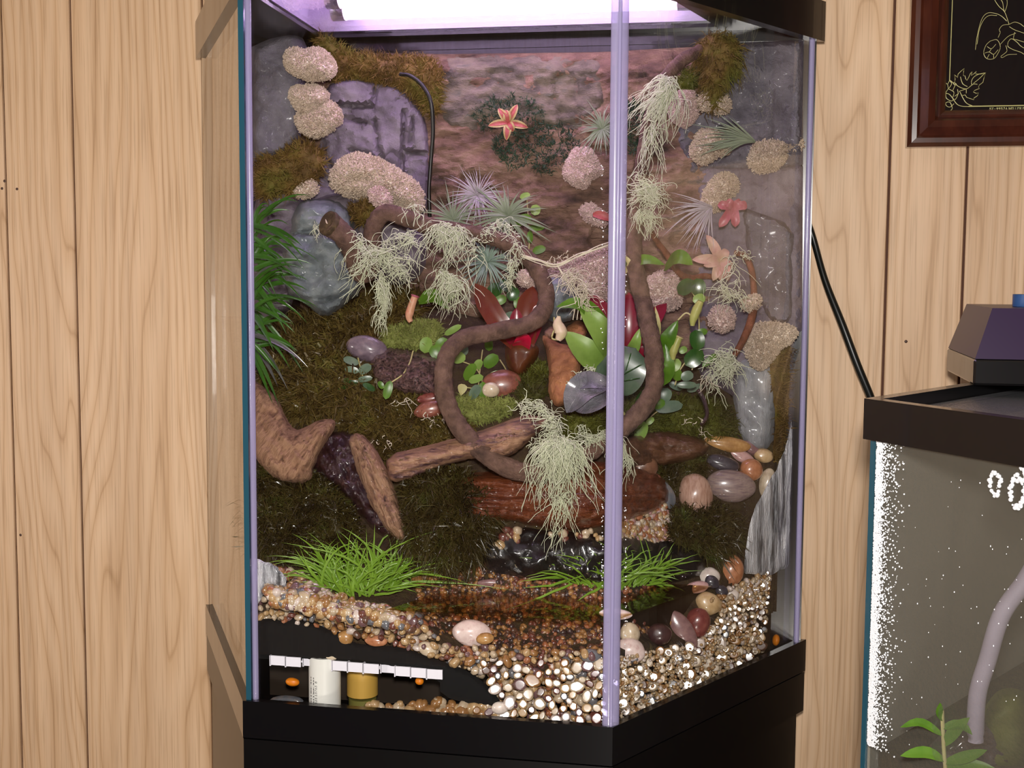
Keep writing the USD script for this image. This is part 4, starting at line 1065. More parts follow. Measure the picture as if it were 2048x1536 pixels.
def reindeer(outline, label, y, th=0.022, seed=0, mat='reindeer', n=None, L=0.0042, name='reindeer_moss', dens=1.0, jag=4):
    L, dens = L * 0.72, dens * 1.7
    a = Polygon(outline).area
    v, f, k = R(outline, th, y, 4, 0.34, 0.5, 110, seed, 1, jag=jag, back=0.3)
    r = np.random.default_rng(seed)
    n = n or int(a * 0.16 * dens)
    P, N = on_surface(v, f[:k], n, r)
    t = thing(name, label, 'lichen', v.mean(0))
    part(t, 'core', (v, f), mat + '_core')
    part(t, 'branches', twigs(P, N, L, r), mat, kind='stuff')
    return t


reindeer([(568, 106), (590, 94), (612, 104), (630, 92), (660, 108), (672, 132), (668, 152), (630, 164), (600, 156), (570, 136)], 'heart-shaped cream reindeer moss tuft, the topmost at the left', -.066, seed=101, dens=1.6, L=0.0032)
reindeer([(578, 182), (600, 168), (640, 172), (660, 190), (650, 206), (620, 228), (596, 220), (580, 200)], 'smooth cream reindeer moss tuft in the middle of the three at the upper left', -.062, seed=102, dens=1.8, L=0.003)
reindeer([(590, 226), (614, 232), (640, 206), (664, 204), (684, 228), (682, 246), (644, 274), (616, 270), (598, 258)], 'cream reindeer moss tuft, the lowest of the three at the upper left', -.060, seed=103, dens=1.3)
reindeer([(660, 352), (680, 322), (720, 306), (762, 322), (800, 344), (838, 372), (846, 408), (832, 436), (800, 420), (780, 400), (740, 398), (690, 390), (664, 372)], 'largest tan reindeer moss cushion, on the slate above the vine', -.060, 0.034, seed=104, dens=1.1, L=0.005, jag=5)
reindeer([(736, 384), (760, 374), (778, 390), (784, 412), (760, 416), (742, 404)], 'small bright white tuft in front of the largest reindeer moss cushion', -.100, 0.012, seed=105, mat='reindeer_pink')
reindeer([(586, 384), (604, 360), (628, 360), (636, 378), (626, 392), (598, 396)], 'small pale tuft behind the grassy leaves at the left', -.070, 0.014, seed=106)
reindeer([(1124, 350), (1136, 318), (1152, 296), (1182, 298), (1192, 320), (1208, 346), (1186, 354), (1172, 376), (1148, 372)], 'pinkish white reindeer moss tuft on the cork bark left of the corner joint', -.026, 0.022, seed=107, mat='reindeer_pink', dens=1.4, L=0.0034)
reindeer([(1158, 420), (1176, 406), (1196, 418), (1216, 430), (1212, 452), (1190, 448), (1168, 438)], 'ragged pale tuft beside the small red-brown leaf on the bark', -.026, 0.010, seed=108, mat='reindeer_pink')
reindeer([(1336, 216), (1350, 186), (1384, 180), (1396, 204), (1394, 236), (1370, 256), (1344, 244)], 'round pink-white reindeer moss right of the long hanging strands', -.034, 0.020, seed=109, mat='reindeer_pink', dens=1.5, L=0.003)
reindeer([(1396, 198), (1408, 182), (1424, 184), (1424, 216), (1410, 222), (1398, 214)], 'small pale tuft left of the brown hanging moss tip', -.040, 0.010, seed=110)
reindeer([(1426, 206), (1444, 188), (1460, 200), (1458, 222), (1442, 230), (1428, 222)], 'small pale tuft right of the brown hanging moss tip', -.034, 0.010, seed=111)
reindeer([(1382, 300), (1394, 268), (1412, 258), (1440, 264), (1464, 286), (1460, 304), (1432, 312), (1410, 328), (1390, 322)], 'cream reindeer moss tuft below the leaning air plant', -.036, 0.020, seed=112, dens=1.2)
reindeer([(1500, 316), (1512, 288), (1548, 282), (1572, 290), (1570, 318), (1548, 340), (1520, 346), (1502, 336)], 'cream branching lichen tuft in the right corner, upper part', -.024, 0.014, seed=113, L=0.005)
reindeer([(1566, 300), (1574, 278), (1596, 276), (1604, 292), (1590, 304)], 'tiny cream lichen tuft at the back edge of the right pane', -.014, 0.008, seed=114, L=0.005)
reindeer([(1404, 408), (1412, 378), (1436, 350), (1466, 350), (1476, 376), (1456, 400), (1440, 420), (1416, 424)], 'cream branching lichen tuft above the pink star plant', -.030, 0.016, seed=115, L=0.005)
reindeer([(1284, 590), (1292, 560), (1320, 544), (1352, 548), (1364, 580), (1360, 614), (1330, 620), (1300, 616), (1284, 606)], 'pale pink reindeer moss behind the right branch of the vine', -.050, 0.022, seed=116, mat='reindeer_pink')
reindeer([(1418, 636), (1430, 616), (1452, 612), (1470, 632), (1464, 656), (1444, 664), (1424, 654)], 'round pale reindeer moss in front of the right slate wall', -.054, 0.018, seed=117, mat='reindeer_pink')
reindeer([(1490, 690), (1502, 652), (1540, 644), (1594, 656), (1590, 678), (1556, 700), (1540, 726), (1520, 742), (1500, 726)], 'broad pale reindeer moss against the right pane', -.034, 0.014, seed=118)
reindeer([(1034, 556), (1044, 540), (1062, 540), (1076, 556), (1070, 574), (1044, 574)], 'small pinkish tuft behind the vine bend', -.100, 0.012, seed=119, mat='reindeer_pink', dens=1.6, L=0.003)
reindeer([(1092, 540), (1140, 528), (1200, 500), (1236, 490), (1240, 600), (1200, 620), (1170, 600), (1120, 580)], 'pinkish ragged lichen mass behind the corner joint', -.035, 0.024, seed=120, mat='reindeer_pink', dens=0.7, L=0.006, jag=10)
reindeer([(1484, 606), (1496, 592), (1520, 592), (1518, 612), (1500, 620), (1488, 618)], 'tiny pale tuft crossing the curved bark vine', -.060, 0.010, seed=121)
wood('lichen_rock', [(1084, 560), (1120, 552), (1150, 570), (1166, 610), (1150, 640), (1110, 650), (1086, 630)], 'boulder', 'grey speckled rock behind the vine bend and the pale pitcher', 0.02, yb=-.055, seed=122, amp=0.006, fx=0.05, fy=0.05)

# ------------------------------------------------------------------ hanging lichen strands
def strands(anchors, n, length, spread, curl, r, k=16, g=1.0, rad=0.00048, depth=0.5, drift=(0, 0, 0)):
    """n strands from points picked along the anchors polyline: out at random, then drawn down by g."""
    A = spline(anchors, 40) if len(anchors) > 1 else np.array(anchors)
    P = A[r.integers(0, len(A), n)] + r.normal(size=(n, 3)) * 0.0025
    L = length * r.uniform(0.35, 1.05, n)
    st = (L / (k - 1))[:, None]
    D = r.normal(size=(n, 3)) * [1, depth, 0.8]
    D /= np.linalg.norm(D, axis=1, keepdims=True)
    D = D * spread
    out, w = [P], np.zeros((n, 3))
    for i in range(k - 1):
        w = 0.55 * w + r.normal(size=(n, 3)) * curl * [1, depth, 0.7]
        D = D * 0.80 + np.array([0, 0, -g]) * 0.20 + w * 0.25 + np.array(drift) * 0.1
        P = P + st * D / (np.linalg.norm(D, axis=1, keepdims=True) + 0.15)
        out.append(P)
    Q = np.stack(out, 1)
    Q[..., 1] = np.minimum(Q[..., 1], -0.012)
    rd = rad * r.uniform(0.6, 1.4, n)[:, None] * np.linspace(1, 0.5, k)[None]
    return Q, rd


def lichen(label, clumps, seed, mat='usnea', name='hanging_lichen'):
    r = np.random.default_rng(seed)
    ms = []
    for anchors, n, length, spread, curl, kw in clumps:
        A = [at(a[0], a[1], a[2]) for a in anchors]
        Q, rd = strands(A, n, length, spread, curl, r, **kw)
        ms.append(tubes(Q, rd, 3))
    return solo(name, join(*ms), mat, label, 'lichen', kind='stuff')


s_ = 0.000505                                                    # metres per pixel inside the tank
lichen('tangled pale lichen draped over the vine near its sawn stub', [
    ([(712, 470, -.150), (740, 500, -.150), (730, 530, -.150)], 70, 130 * s_, 0.7, 0.8, {}),
    ([(750, 500, -.150), (780, 510, -.152), (800, 540, -.150)], 130, 95 * s_, 0.9, 1.0, {'g': 0.5}),
    ([(800, 470, -.150), (830, 478, -.150)], 60, 70 * s_, 1.2, 0.7, {'g': 0.35}),
    ([(800, 428, -.142), (826, 410, -.142), (850, 440, -.142)], 14, 70 * s_, 0.6, 0.8, {'rad': 0.0006}),
    ([(820, 500, -.152), (812, 560, -.154)], 12, 70 * s_, 0.8, 0.8, {'rad': 0.0006})], 201)
lichen('long thin lichen tail hanging below the stub tangle', [
    ([(764, 550, -.155), (766, 600, -.156), (764, 640, -.157)], 150, 52 * s_, 0.8, 0.35, {'g': 0.9}),
    ([(764, 550, -.155)], 8, 125 * s_, 0.1, 0.2, {})], 202)
lichen('thick curtain of pale lichen hanging from the middle of the vine', [
    ([(866, 452, -.146), (900, 458, -.146), (926, 462, -.146)], 110, 130 * s_, 0.55, 0.7, {'g': 0.9}),
    ([(880, 540, -.150), (906, 560, -.150), (920, 560, -.150)], 110, 110 * s_, 0.45, 0.7, {'g': 1.0}),
    ([(876, 450, -.146), (924, 456, -.146)], 10, 80 * s_, 0.5, 0.9, {'rad': 0.0007})], 203)
lichen('pale lichen strand arching over the vine near the bend', [
    ([(930, 486, -.146), (962, 478, -.148), (992, 450, -.148), (1010, 452, -.148), (1036, 488, -.148)], 110, 34 * s_, 0.8, 0.8, {'g': 0.3}),
    ([(952, 490, -.148), (956, 510, -.148)], 8, 130 * s_, 0.3, 0.6, {'rad': 0.0006}),
    ([(1030, 490, -.150), (1042, 500, -.150)], 14, 60 * s_, 0.4, 0.6, {})], 204)
lichen('bottle-brush lichen wisp hanging behind the vine bend', [
    ([(1026, 520, -.142), (1022, 545, -.142), (1016, 570, -.142)], 90, 26 * s_, 0.9, 0.3, {'g': 0.5}),
    ([(1026, 506, -.142)], 5, 70 * s_, 0.1, 0.3, {'rad': 0.0006})], 205)
rope = [(1044, 512, -.150), (1080, 522, -.150), (1114, 530, -.150), (1160, 512, -.150), (1206, 492, -.150), (1250, 478, -.15)]
r_ = np.random.default_rng(206)
ms = []
for i in range(5):
    ms.append(tube([at(a + r_.normal(0, 2), b + r_.normal(0, 2.5), c) for a, b, c in rope], 0.0006, 40, 4))
for i in range(3):
    ms.append(tube([at(1114, 530, -.150), at(1130 + 3 * i, 560, -.152), at(1150 + 6 * i, 600, -.152), at(1146 + 8 * i, 640, -.152)], 0.0005, 24, 4))
Q, rd = strands([at(1130, 545, -.15), at(1160, 560, -.152), at(1170, 600, -.152)], 120, 70 * s_, 0.8, 0.9, r_, g=0.6)
ms.append(tubes(Q, rd, 3))
Q, rd = strands([at(1080, 522, -.15), at(1160, 512, -.15)], 24, 20 * s_, 0.8, 0.6, r_, g=0.6)
ms.append(tubes(Q, rd, 3))
solo('hanging_lichen', join(*ms), 'usnea_pink', 'taut lichen string with a loose tuft running from the vine to the corner joint', 'lichen', kind='stuff')
lichen('long beard of pale lichen hanging from the vine top right of the corner joint', [
    ([(1322, 156, -.115), (1340, 160, -.115), (1330, 190, -.118)], 150, 150 * s_, 0.5, 0.45, {'g': 0.9, 'drift': (-0.8, 0, 0)}),
    ([(1300, 250, -.125), (1306, 270, -.125)], 26, 160 * s_, 0.35, 0.4, {'g': 1.0, 'rad': 0.0005}),
    ([(1276, 380, -.140), (1300, 372, -.140), (1306, 400, -.140)], 170, 75 * s_, 1.0, 1.0, {'g': 0.5}),
    ([(1275, 420, -.142), (1310, 430, -.142)], 60, 70 * s_, 0.5, 0.6, {'g': 0.9})], 207)
lichen('thin lichen strand arching over the curved bark vine', [
    ([(1462, 520, -.075), (1478, 504, -.075), (1494, 512, -.075)], 30, 30 * s_, 0.8, 0.8, {'g': 0.4}),
    ([(1464, 515, -.080), (1460, 540, -.080)], 12, 130 * s_, 0.25, 0.6, {}),
    ([(1440, 570, -.085), (1460, 590, -.085), (1480, 590, -.085)], 60, 60 * s_, 0.9, 1.0, {'g': 0.4})], 208)
lichen('lichen tuft hanging from the lower end of the curved bark vine', [
    ([(1430, 716, -.100), (1456, 712, -.100), (1450, 740, -.100)], 130, 80 * s_, 0.9, 0.9, {'g': 0.7}),
    ([(1420, 740, -.100), (1436, 760, -.100)], 14, 100 * s_, 0.3, 0.6, {'rad': 0.0006})], 209)
lichen('thickest pale lichen beard hanging in front of the red log', [
    ([(1098, 886, -.240), (1120, 880, -.240), (1150, 890, -.240)], 230, 175 * s_, 0.45, 0.5, {'g': 1.0}),
    ([(1110, 1000, -.242), (1140, 990, -.242)], 36, 110 * s_, 0.25, 0.5, {'g': 1.0}),
    ([(1120, 1060, -.242)], 8, 80 * s_, 0.1, 0.3, {'rad': 0.0005})], 210)
lichen('loose lichen tangle on the end of the grey plank', [
    ([(1040, 816, -.215), (1070, 812, -.215), (1100, 826, -.215)], 90, 48 * s_, 1.0, 0.9, {'g': 0.2}),
    ([(1096, 836, -.220), (1110, 850, -.220), (1090, 880, -.225)], 130, 55 * s_, 1.0, 1.0, {'g': 0.4}),
    ([(1066, 890, -.225), (1090, 900, -.225)], 50, 50 * s_, 0.9, 0.8, {'g': 0.7})], 211)
lichen('lichen wisp spilling over the vine behind the corner joint', [
    ([(1160, 870, -.205), (1190, 876, -.205), (1226, 872, -.205)], 110, 55 * s_, 1.0, 0.9, {'g': 0.3}),
    ([(1234, 870, -.205), (1244, 890, -.205), (1250, 920, -.205)], 70, 90 * s_, 0.5, 0.5, {'g': 1.0})], 212)
lichen('feathery lichen wisp lying across the wood stump', [
    ([(1126, 780, -.165), (1150, 764, -.165), (1180, 742, -.165), (1186, 736, -.165)], 110, 28 * s_, 1.0, 0.6, {'g': 0.1})], 213)
lichen('few white twiggy strands beside the red stones', [
    ([(790, 806, -.175), (840, 806, -.175)], 7, 60 * s_, 0.9, 0.6, {'g': 0.2, 'rad': 0.0006}),
    ([(850, 820, -.180), (876, 850, -.182)], 10, 36 * s_, 0.9, 0.8, {'g': 0.4, 'rad': 0.0006})], 214, 'usnea_pink')
lichen('tiny white strand lying above the dark driftwood', [([(746, 884, -.205), (764, 878, -.205), (782, 886, -.205)], 8, 26 * s_, 0.9, 0.6, {'g': 0.3, 'rad': 0.0006})], 215, 'usnea_pink')
lichen('small white twig strand on the right moss bank', [([(1370, 836, -.140), (1396, 844, -.140), (1406, 866, -.140)], 14, 26 * s_, 0.8, 0.7, {'g': 0.3, 'rad': 0.0005})], 216, 'usnea_pink')
lichen('thin wisp of lichen hanging on the grey-green boulder', [([(634, 440, -.125), (640, 460, -.125)], 16, 52 * s_, 0.6, 0.4, {'g': 0.8})], 217)
lichen('thin roots hanging beside the dark twig at the right', [([(1400, 750, -.12), (1420, 756, -.12)], 10, 44 * s_, 0.6, 0.9, {'rad': 0.0006})], 218, 'usnea_pink')

# ------------------------------------------------------------------ plants
def bez(a, b, c, n=9):
    t = np.linspace(0, 1, n)[:, None]
    a, b, c = map(np.asarray, (a, b, c))
    return (1 - t)**2 * a + 2 * t * (1 - t) * b + t**2 * c


def air_plant(label, cx, cy, y, R, n, mat, seed, a0=0, a1=360, w=4.0, droop=0.15, name='air_plant', back=0.5):
    r = np.random.default_rng(seed)
    c = at(cx, cy, y)
    s = px2m(cx, cy, y)
    t = thing(name, label, 'plant', c, 'air plants' if False else None)
    n = int(n * 1.7)
    for i in range(n):
        a = math.radians(a0 + (a1 - a0) * (i + r.uniform(-0.35, 0.35)) / n)
        q = R * r.uniform(0.65, 1.1)
        dirn = RT * math.cos(a) + UP * math.sin(a)
        f = r.uniform(0.1, 0.8)
        mid = c + s * q * 0.5 * (dirn * r.uniform(0.8, 1) + TOCAM * f) + UP * s * q * 0.08
        tip = c + s * q * (dirn * 1.0 + TOCAM * f * back * 0.6) - np.array([0, 0, 1]) * s * q * droop * r.uniform(0, 1.6)
        tip = tip + r.normal(size=3) * s * q * 0.16
        P = bez(c, mid, tip, 9)
        W = s * w * 0.55 * r.uniform(0.7, 1.2)
        part(t, 'leaf', leaf(P, W * 1.4, TOCAM + r.normal(size=3) * 0.3, 0.5, 9, 'blade'), mat)
    return t


air_plant('fluffy whitish air plant on the bark above the vine', 955, 392, -.055, 66, 46, 'tilland_white', 301, w=3.6)
air_plant('long-leaved grey-green air plant behind the thick lichen curtain', 906, 440, -.060, 78, 34, 'tilland', 302, w=4.5)
air_plant('large grey-green air plant right of the lichen arch', 1016, 432, -.070, 84, 26, 'tilland', 303, w=7)
air_plant('blue-green air plant hanging under the vine', 976, 524, -.075, 76, 36, 'tilland_blue', 304, w=5.5)
air_plant('spiky air plant on the bark beside the corner joint', 1204, 258, -.045, 58, 44, 'tilland', 305, w=3.6)
air_plant('grassy air plant leaning left over a cream lichen tuft in the right half', 1510, 284, -.050, 104, 26, 'tilland', 306, 150, 196, w=5, droop=0.1)
air_plant('silvery air plant sweeping down to the left in the right half', 1424, 414, -.055, 78, 30, 'tilland_white', 307, 165, 260, w=4, droop=0.2)


def star(label, cx, cy, y, R, petals, mat, seed, W=14, shape='lance'):
    r = np.random.default_rng(seed)
    c = at(cx, cy, y)
    s = px2m(cx, cy, y)
    t = thing('star_bromeliad', label, 'plant', c)
    for a, q in petals:
        a = math.radians(a)
        d = RT * math.cos(a) + UP * math.sin(a)
        pth = bez(c, c + d * s * R * q * 0.55 + TOCAM * s * R * 0.4, c + d * s * R * q + TOCAM * s * R * 0.12)
        lf = part(t, 'leaf', leaf(pth, W * s, TOCAM, 0.35, 9, shape), 'star_edge' if mat == 'star_pink' else mat)
        if mat == 'star_pink':
            part(lf, 'leaf_stripe', leaf(pth + TOCAM * 0.0008, W * s * 0.5, TOCAM, 0.35, 9, shape), mat)
    return t


star('small pink and green star-shaped bromeliad on the mossy bark', 1016, 246, -.040, 42, [(62, 0.95), (125, 0.8), (100, 0.6), (190, 0.95), (265, 0.85), (345, 0.98), (300, 0.5)], 'star_pink', 311, 16)
star('glossy rose-pink star bromeliad on the right slate wall', 1466, 414, -.055, 44, [(175, 0.7), (5, 0.6), (235, 1.1), (275, 0.9), (150, 0.4), (30, 0.4)], 'star_rose', 312, 17, 'strap')
star('pale pink star bromeliad above the end of the thin reddish vine', 1440, 520, -.055, 58, [(180, 0.95), (120, 0.95), (250, 0.75), (290, 0.75), (320, 0.5), (60, 0.4), (200, 0.6), (270, 0.7)], 'star_pale', 313, 20)
t = thing('bark_leaf', 'single red-brown leaf on the bark just left of the corner joint', 'leaf', at(1196, 432, -.045))
part(t, 'leaf', leaf(bez(at(1186, 430, -.045), at(1202, 426, -.05), at(1226, 442, -.045)), 18 * s_, TOCAM, 0.3), 'star_pink')


def bromeliad(label, leaves, cup, y, seed):
    t = thing('red_bromeliad', label, 'plant', at(*cup[0], y))
    for (a, b, c, w, mat, dy) in leaves:
        part(t, 'leaf', leaf(spline([at(*a, y - 0.004), at(*b, y - 0.010 + dy), at(*c, y - 0.004 + 2 * dy)], 10), w * s_, TOCAM + UP * 0.3, 0.35, 12, 'strap', cup=0.04), mat)
    if len(cup) > 1:
        v, f, k = R(cup[1], 0.022, y + 0.006, 5, 0.4, 0.2, 40, seed, 2)
        part(t, 'leaf_cup', (v, f), 'brom_base')
    return t


bromeliad('dark red bromeliad behind the vine loop, left of the wood stump', [
    ((1048, 700), (1000, 650), (950, 566), 44, 'brom_bronze', 0.0), ((1050, 700), (1052, 640), (1066, 572), 46, 'brom_bronze', 0.004), ((1052, 700), (1074, 640), (1098, 574), 30, 'brom_red', 0.008),
    ((1040, 690), (1034, 655), (1032, 616), 28, 'brom_red', -0.006), ((1050, 690), (1064, 650), (1076, 606), 20, 'brom_red', -0.008), ((1036, 694), (1010, 664), (966, 652), 26, 'brom_red', -0.004),
    ((1042, 700), (1044, 680), (1040, 664), 36, 'brom_heart', -0.012)],
    [(1044, 730), [(1008, 690), (1034, 676), (1066, 684), (1082, 700), (1066, 730), (1046, 760), (1026, 756), (1012, 730)]], -.115, 321)
bromeliad('deep red bromeliad behind the right branch of the vine', [
    ((1256, 740), (1216, 650), (1172, 586), 46, 'brom_red', 0.004), ((1256, 740), (1254, 660), (1258, 584), 46, 'brom_red', 0.0), ((1262, 740), (1290, 660), (1334, 606), 36, 'brom_red', 0.006),
    ((1260, 740), (1276, 680), (1290, 640), 30, 'brom_red', -0.004), ((1250, 740), (1226, 690), (1206, 660), 34, 'brom_red', -0.002), ((1262, 740), (1286, 710), (1304, 690), 30, 'brom_red', -0.006)],
    [(1258, 740)], -.112, 322)

pp = thing('pitcher_plant', 'tropical pitcher plant with broad bright green leaves and hanging pitchers beside the corner joint', 'plant', at(1240, 760, -.13))
for a, b, c, w, mt in (((1236, 764), (1180, 712), (1128, 662), 60, 'leaf_bright'), ((1230, 720), (1200, 660), (1158, 610), 52, 'leaf_bright'), ((1226, 672), (1164, 610), (1112, 614), 34, 'leaf_green'),
                       ((1308, 716), (1332, 684), (1356, 640), 34, 'leaf_green'), ((1310, 770), (1330, 740), (1330, 688), 40, 'leaf_green'), ((1256, 720), (1270, 690), (1280, 656), 26, 'leaf_bright'), ((1312, 690), (1316, 650), (1310, 612), 12, 'leaf_pale'),
                       ((1236, 540), (1290, 520), (1330, 530), 26, 'leaf_green'), ((1330, 536), (1360, 516), (1386, 530), 40, 'leaf_green'), ((1232, 560), (1260, 530), (1240, 506), 14, 'leaf_pale')):
    part(pp, 'leaf', leaf(spline([at(*a, -.125), at(*b, -.150), at(*c, -.150)], 10), w * s_, TOCAM + UP * 0.4, 0.25, 12, 'lance'), mt)
for pts, col in (([(1356, 640), (1372, 626), (1386, 634)], 'leaf_pale'), ([(1124, 660), (1110, 650), (1108, 634)], 'leaf_pale'), ([(1108, 660), (1104, 676), (1116, 680)], 'leaf_pale')):
    part(pp, 'tendril', tube([at(*p, -.150) for p in pts], 0.0009, 16, 6), col)


def pitcher(parent, pts, widths, mat, y, lip=None, label=None):
    P = [at(*p, y) for p in pts]
    n = len(pts)
    w = np.array(widths) * s_ / 2
    body = part(parent, 'pitcher', tube(P, w, 22, 14), mat, label=label)
    if lip:
        d = P[-1] - P[-2]
        d /= np.linalg.norm(d)
        a = np.cross(d, TOCAM)
        a /= np.linalg.norm(a)
        b = np.cross(d, a)
        tt = np.linspace(0, 2 * np.pi, 22)
        ring = P[-1] + w[-1] * 1.08 * (np.cos(tt)[:, None] * a + np.sin(tt)[:, None] * b)
        part(body, 'pitcher_lip', tubes(ring[None], np.full((1, 22), 0.0008), 6), lip)
    return body


pitcher(pp, [(1118, 632), (1116, 648), (1122, 666), (1116, 680)], [6, 22, 26, 12], 'pitcher_cream', -.158, label='cream pitcher with a pink side')
pitcher(pp, [(1385, 652), (1386, 640), (1394, 618), (1402, 602)], [8, 17, 19, 12], 'pitcher_green', -.150, label='yellow-green pitcher')
pitcher(pp, [(1346, 720), (1346, 706), (1352, 688), (1358, 674)], [8, 17, 17, 14], 'pitcher_green', -.150, 'leaf_pale', label='plain green pitcher')
p2 = thing('pitcher_plant', 'small pitcher plant with one pinkish tubular pitcher on the light moss mound at the left', 'plant', at(840, 610, -.10))
pitcher(p2, [(822, 644), (818, 634), (822, 616), (830, 592)], [10, 18, 16, 14], 'pitcher_pink', -.112, 'star_rose')
for a, b, c, w in (((838, 604), (862, 584), (884, 590), 14), ((838, 606), (870, 598), (900, 620), 16), ((884, 610), (900, 596), (914, 590), 12)):
    part(p2, 'leaf', leaf(spline([at(*a, -.105), at(*b, -.11), at(*c, -.11)], 9), w * s_ * 1.3, TOCAM + UP * 0.5, 0.25), 'leaf_green')


def creeper(label, stems, leaves, y, name='creeping_fig'):
    """leaves: (centre x, y, length, width, angle, material) in picture pixels."""
    t = thing(name, label, 'plant', at(*leaves[0][:2], y if np.isscalar(y) else y(*leaves[0][:2])))
    for st in stems:
        part(t, 'stem', tube([at(a, b, (y if np.isscalar(y) else y(a, b))) for a, b in st], 0.0008, 5 * len(st), 5), 'leaf_pale')
    r = np.random.default_rng(len(leaves))
    for cx, cy, l, w, ang, mt in leaves:
        yy = (y if np.isscalar(y) else y(cx, cy)) - 0.003 - 0.004 * r.random()
        a = math.radians(ang)
        s = px2m(cx, cy, yy)
        d = RT * math.cos(a) + UP * math.sin(a)
        c = at(cx, cy, yy)
        nrm = TOCAM + UP * r.uniform(0.0, 0.5) + RT * r.uniform(-0.3, 0.3)
        P = bez(c - d * s * l / 2, c + TOCAM * s * l * 0.12, c + d * s * l / 2)
        part(t, 'leaf', leaf(P, w * s, nrm, 0.12, 9, 'heart' if mt == 'leaf_pale' else 'round'), mt)
    return t


gy = lambda a, b: float(ghit(a, b)[0]) - 0.008
creeper('creeping plant with round bright green leaves inside the vine loop', [[(850, 690), (900, 715), (950, 735), (965, 775), (930, 775)], [(965, 700), (960, 740), (955, 790)], [(1000, 720), (1012, 740), (1018, 765)]],
        [(852, 690, 34, 26, 80, 'leaf_bright'), (872, 704, 30, 26, 130, 'leaf_green'), (884, 688, 30, 24, 40, 'leaf_green'), (918, 716, 28, 24, 200, 'leaf_bright'), (940, 744, 40, 24, 60, 'leaf_green'), (982, 722, 36, 26, 40, 'leaf_green'), (956, 730, 26, 18, 60, 'leaf_bright'), (990, 750, 30, 16, 20, 'leaf_green'), (952, 758, 32, 18, 20, 'leaf_bright'), (924, 780, 24, 20, 260, 'leaf_pale'), (950, 784, 34, 22, 240, 'leaf_blue'), (966, 780, 34, 18, 90, 'leaf_green'), (978, 690, 24, 18, 90, 'leaf_green'), (906, 660, 40, 14, 30, 'leaf_bright'), (926, 700, 24, 22, 90, 'leaf_blue')], gy)
creeper('sprig of dark grey-green oval leaves left of the cork chunk', [[(716, 716), (722, 740), (728, 764)]], [(702, 722, 34, 18, 160, 'leaf_blue'), (704, 740, 30, 15, 170, 'leaf_blue'), (730, 738, 30, 20, 30, 'leaf_blue'), (730, 758, 32, 13, 10, 'leaf_blue'), (702, 764, 36, 14, 170, 'leaf_dark'), (738, 774, 30, 14, 150, 'leaf_dark'), (690, 776, 28, 12, 10, 'leaf_dark')], lambda a, b: gy(a, b) - 0.012, 'leafy_sprig')
creeper('thin upright stem with one hanging leaf in front of the cork chunk', [[(768, 776), (784, 764), (806, 748), (820, 724), (826, 702)]], [(776, 780, 40, 18, 255, 'leaf_green'), (762, 770, 18, 12, 120, 'leaf_green')], lambda a, b: gy(a, b) - 0.03, 'leafy_sprig')
creeper('small climbing plant with round leaves on the bark right of the big air plant', [[(1054, 400), (1056, 430), (1060, 470), (1056, 510)]], [(1050, 392, 22, 13, 20, 'leaf_bright'), (1071, 420, 22, 20, 80, 'leaf_bright'), (1046, 440, 36, 22, 20, 'leaf_green'), (1072, 456, 34, 12, 0, 'leaf_green'), (1078, 500, 28, 18, 20, 'leaf_green'), (1060, 474, 26, 12, 270, 'leaf_green')], -.030)
creeper('dark round-leaved creeper under the vine bend', [[(985, 575), (1010, 580), (1034, 600)]], [(990, 580, 34, 28, 30, 'leaf_dark'), (1012, 572, 32, 26, 150, 'leaf_dark'), (1026, 588, 30, 24, 60, 'leaf_dark'), (1000, 600, 28, 20, 200, 'leaf_green'), (1020, 632, 24, 18, 20, 'leaf_blue'), (1036, 606, 26, 18, 90, 'leaf_green')], -.062)
creeper('dark green round-leaved climber on the right slate wall', [[(1376, 570), (1392, 600), (1398, 640), (1396, 690), (1384, 740)], [(1390, 700), (1360, 740), (1350, 770)]],
        [(1372, 574, 40, 32, 40, 'leaf_dark'), (1396, 574, 34, 30, 100, 'leaf_dark'), (1398, 598, 26, 20, 200, 'leaf_bright'), (1394, 680, 40, 30, 100, 'leaf_dark'), (1404, 664, 22, 14, 10, 'leaf_green'), (1388, 716, 44, 34, 220, 'leaf_dark'), (1366, 700, 18, 14, 30, 'leaf_bright'), (1350, 730, 28, 22, 60, 'leaf_bright'), (1352, 748, 30, 24, 130, 'leaf_green'), (1374, 752, 26, 20, 200, 'leaf_blue'), (1420, 720, 40, 14, 40, 'leaf_green'), (1374, 770, 40, 14, 0, 'leaf_blue')], -.085)
creeper('low creeper with broad oval leaves on the right moss bank', [[(1290, 850), (1306, 830), (1330, 812)]], [(1338, 814, 56, 26, 10, 'leaf_blue'), (1330, 790, 30, 26, 70, 'leaf_blue'), (1282, 862, 40, 26, 70, 'leaf_bright'), (1318, 808, 26, 18, 210, 'leaf_green'), (1286, 800, 40, 30, 240, 'leaf_dark'), (1300, 842, 20, 12, 40, 'leaf_bright'), (1390, 776, 34, 14, 20, 'leaf_blue'), (1352, 772, 30, 16, 160, 'leaf_blue')], lambda a, b: gy(a, b) - 0.008)
bg = thing('begonia', 'dwarf plant with one big round dark veined leaf right of the corner joint', 'plant', at(1250, 800, -.165))
part(bg, 'leaf', leaf(bez(at(1226, 790, -.168), at(1246, 736, -.178), at(1272, 696, -.168)), 88 * s_, TOCAM + UP * 0.15 - RT * 0.1, 0.12, 13, 'round', cup=0.06), 'begonia')
for a, b in (((1262, 706), (1252, 740)), ((1284, 728), (1248, 748)), ((1280, 756), (1244, 762)), ((1234, 724), (1246, 752))):
    part(bg, 'vein', tube([at(*a, -.1795), at((a[0] + b[0]) / 2, (a[1] + b[1]) / 2, -.182), at(*b, -.181)], 0.0005, 8, 4), 'leaf_dark')
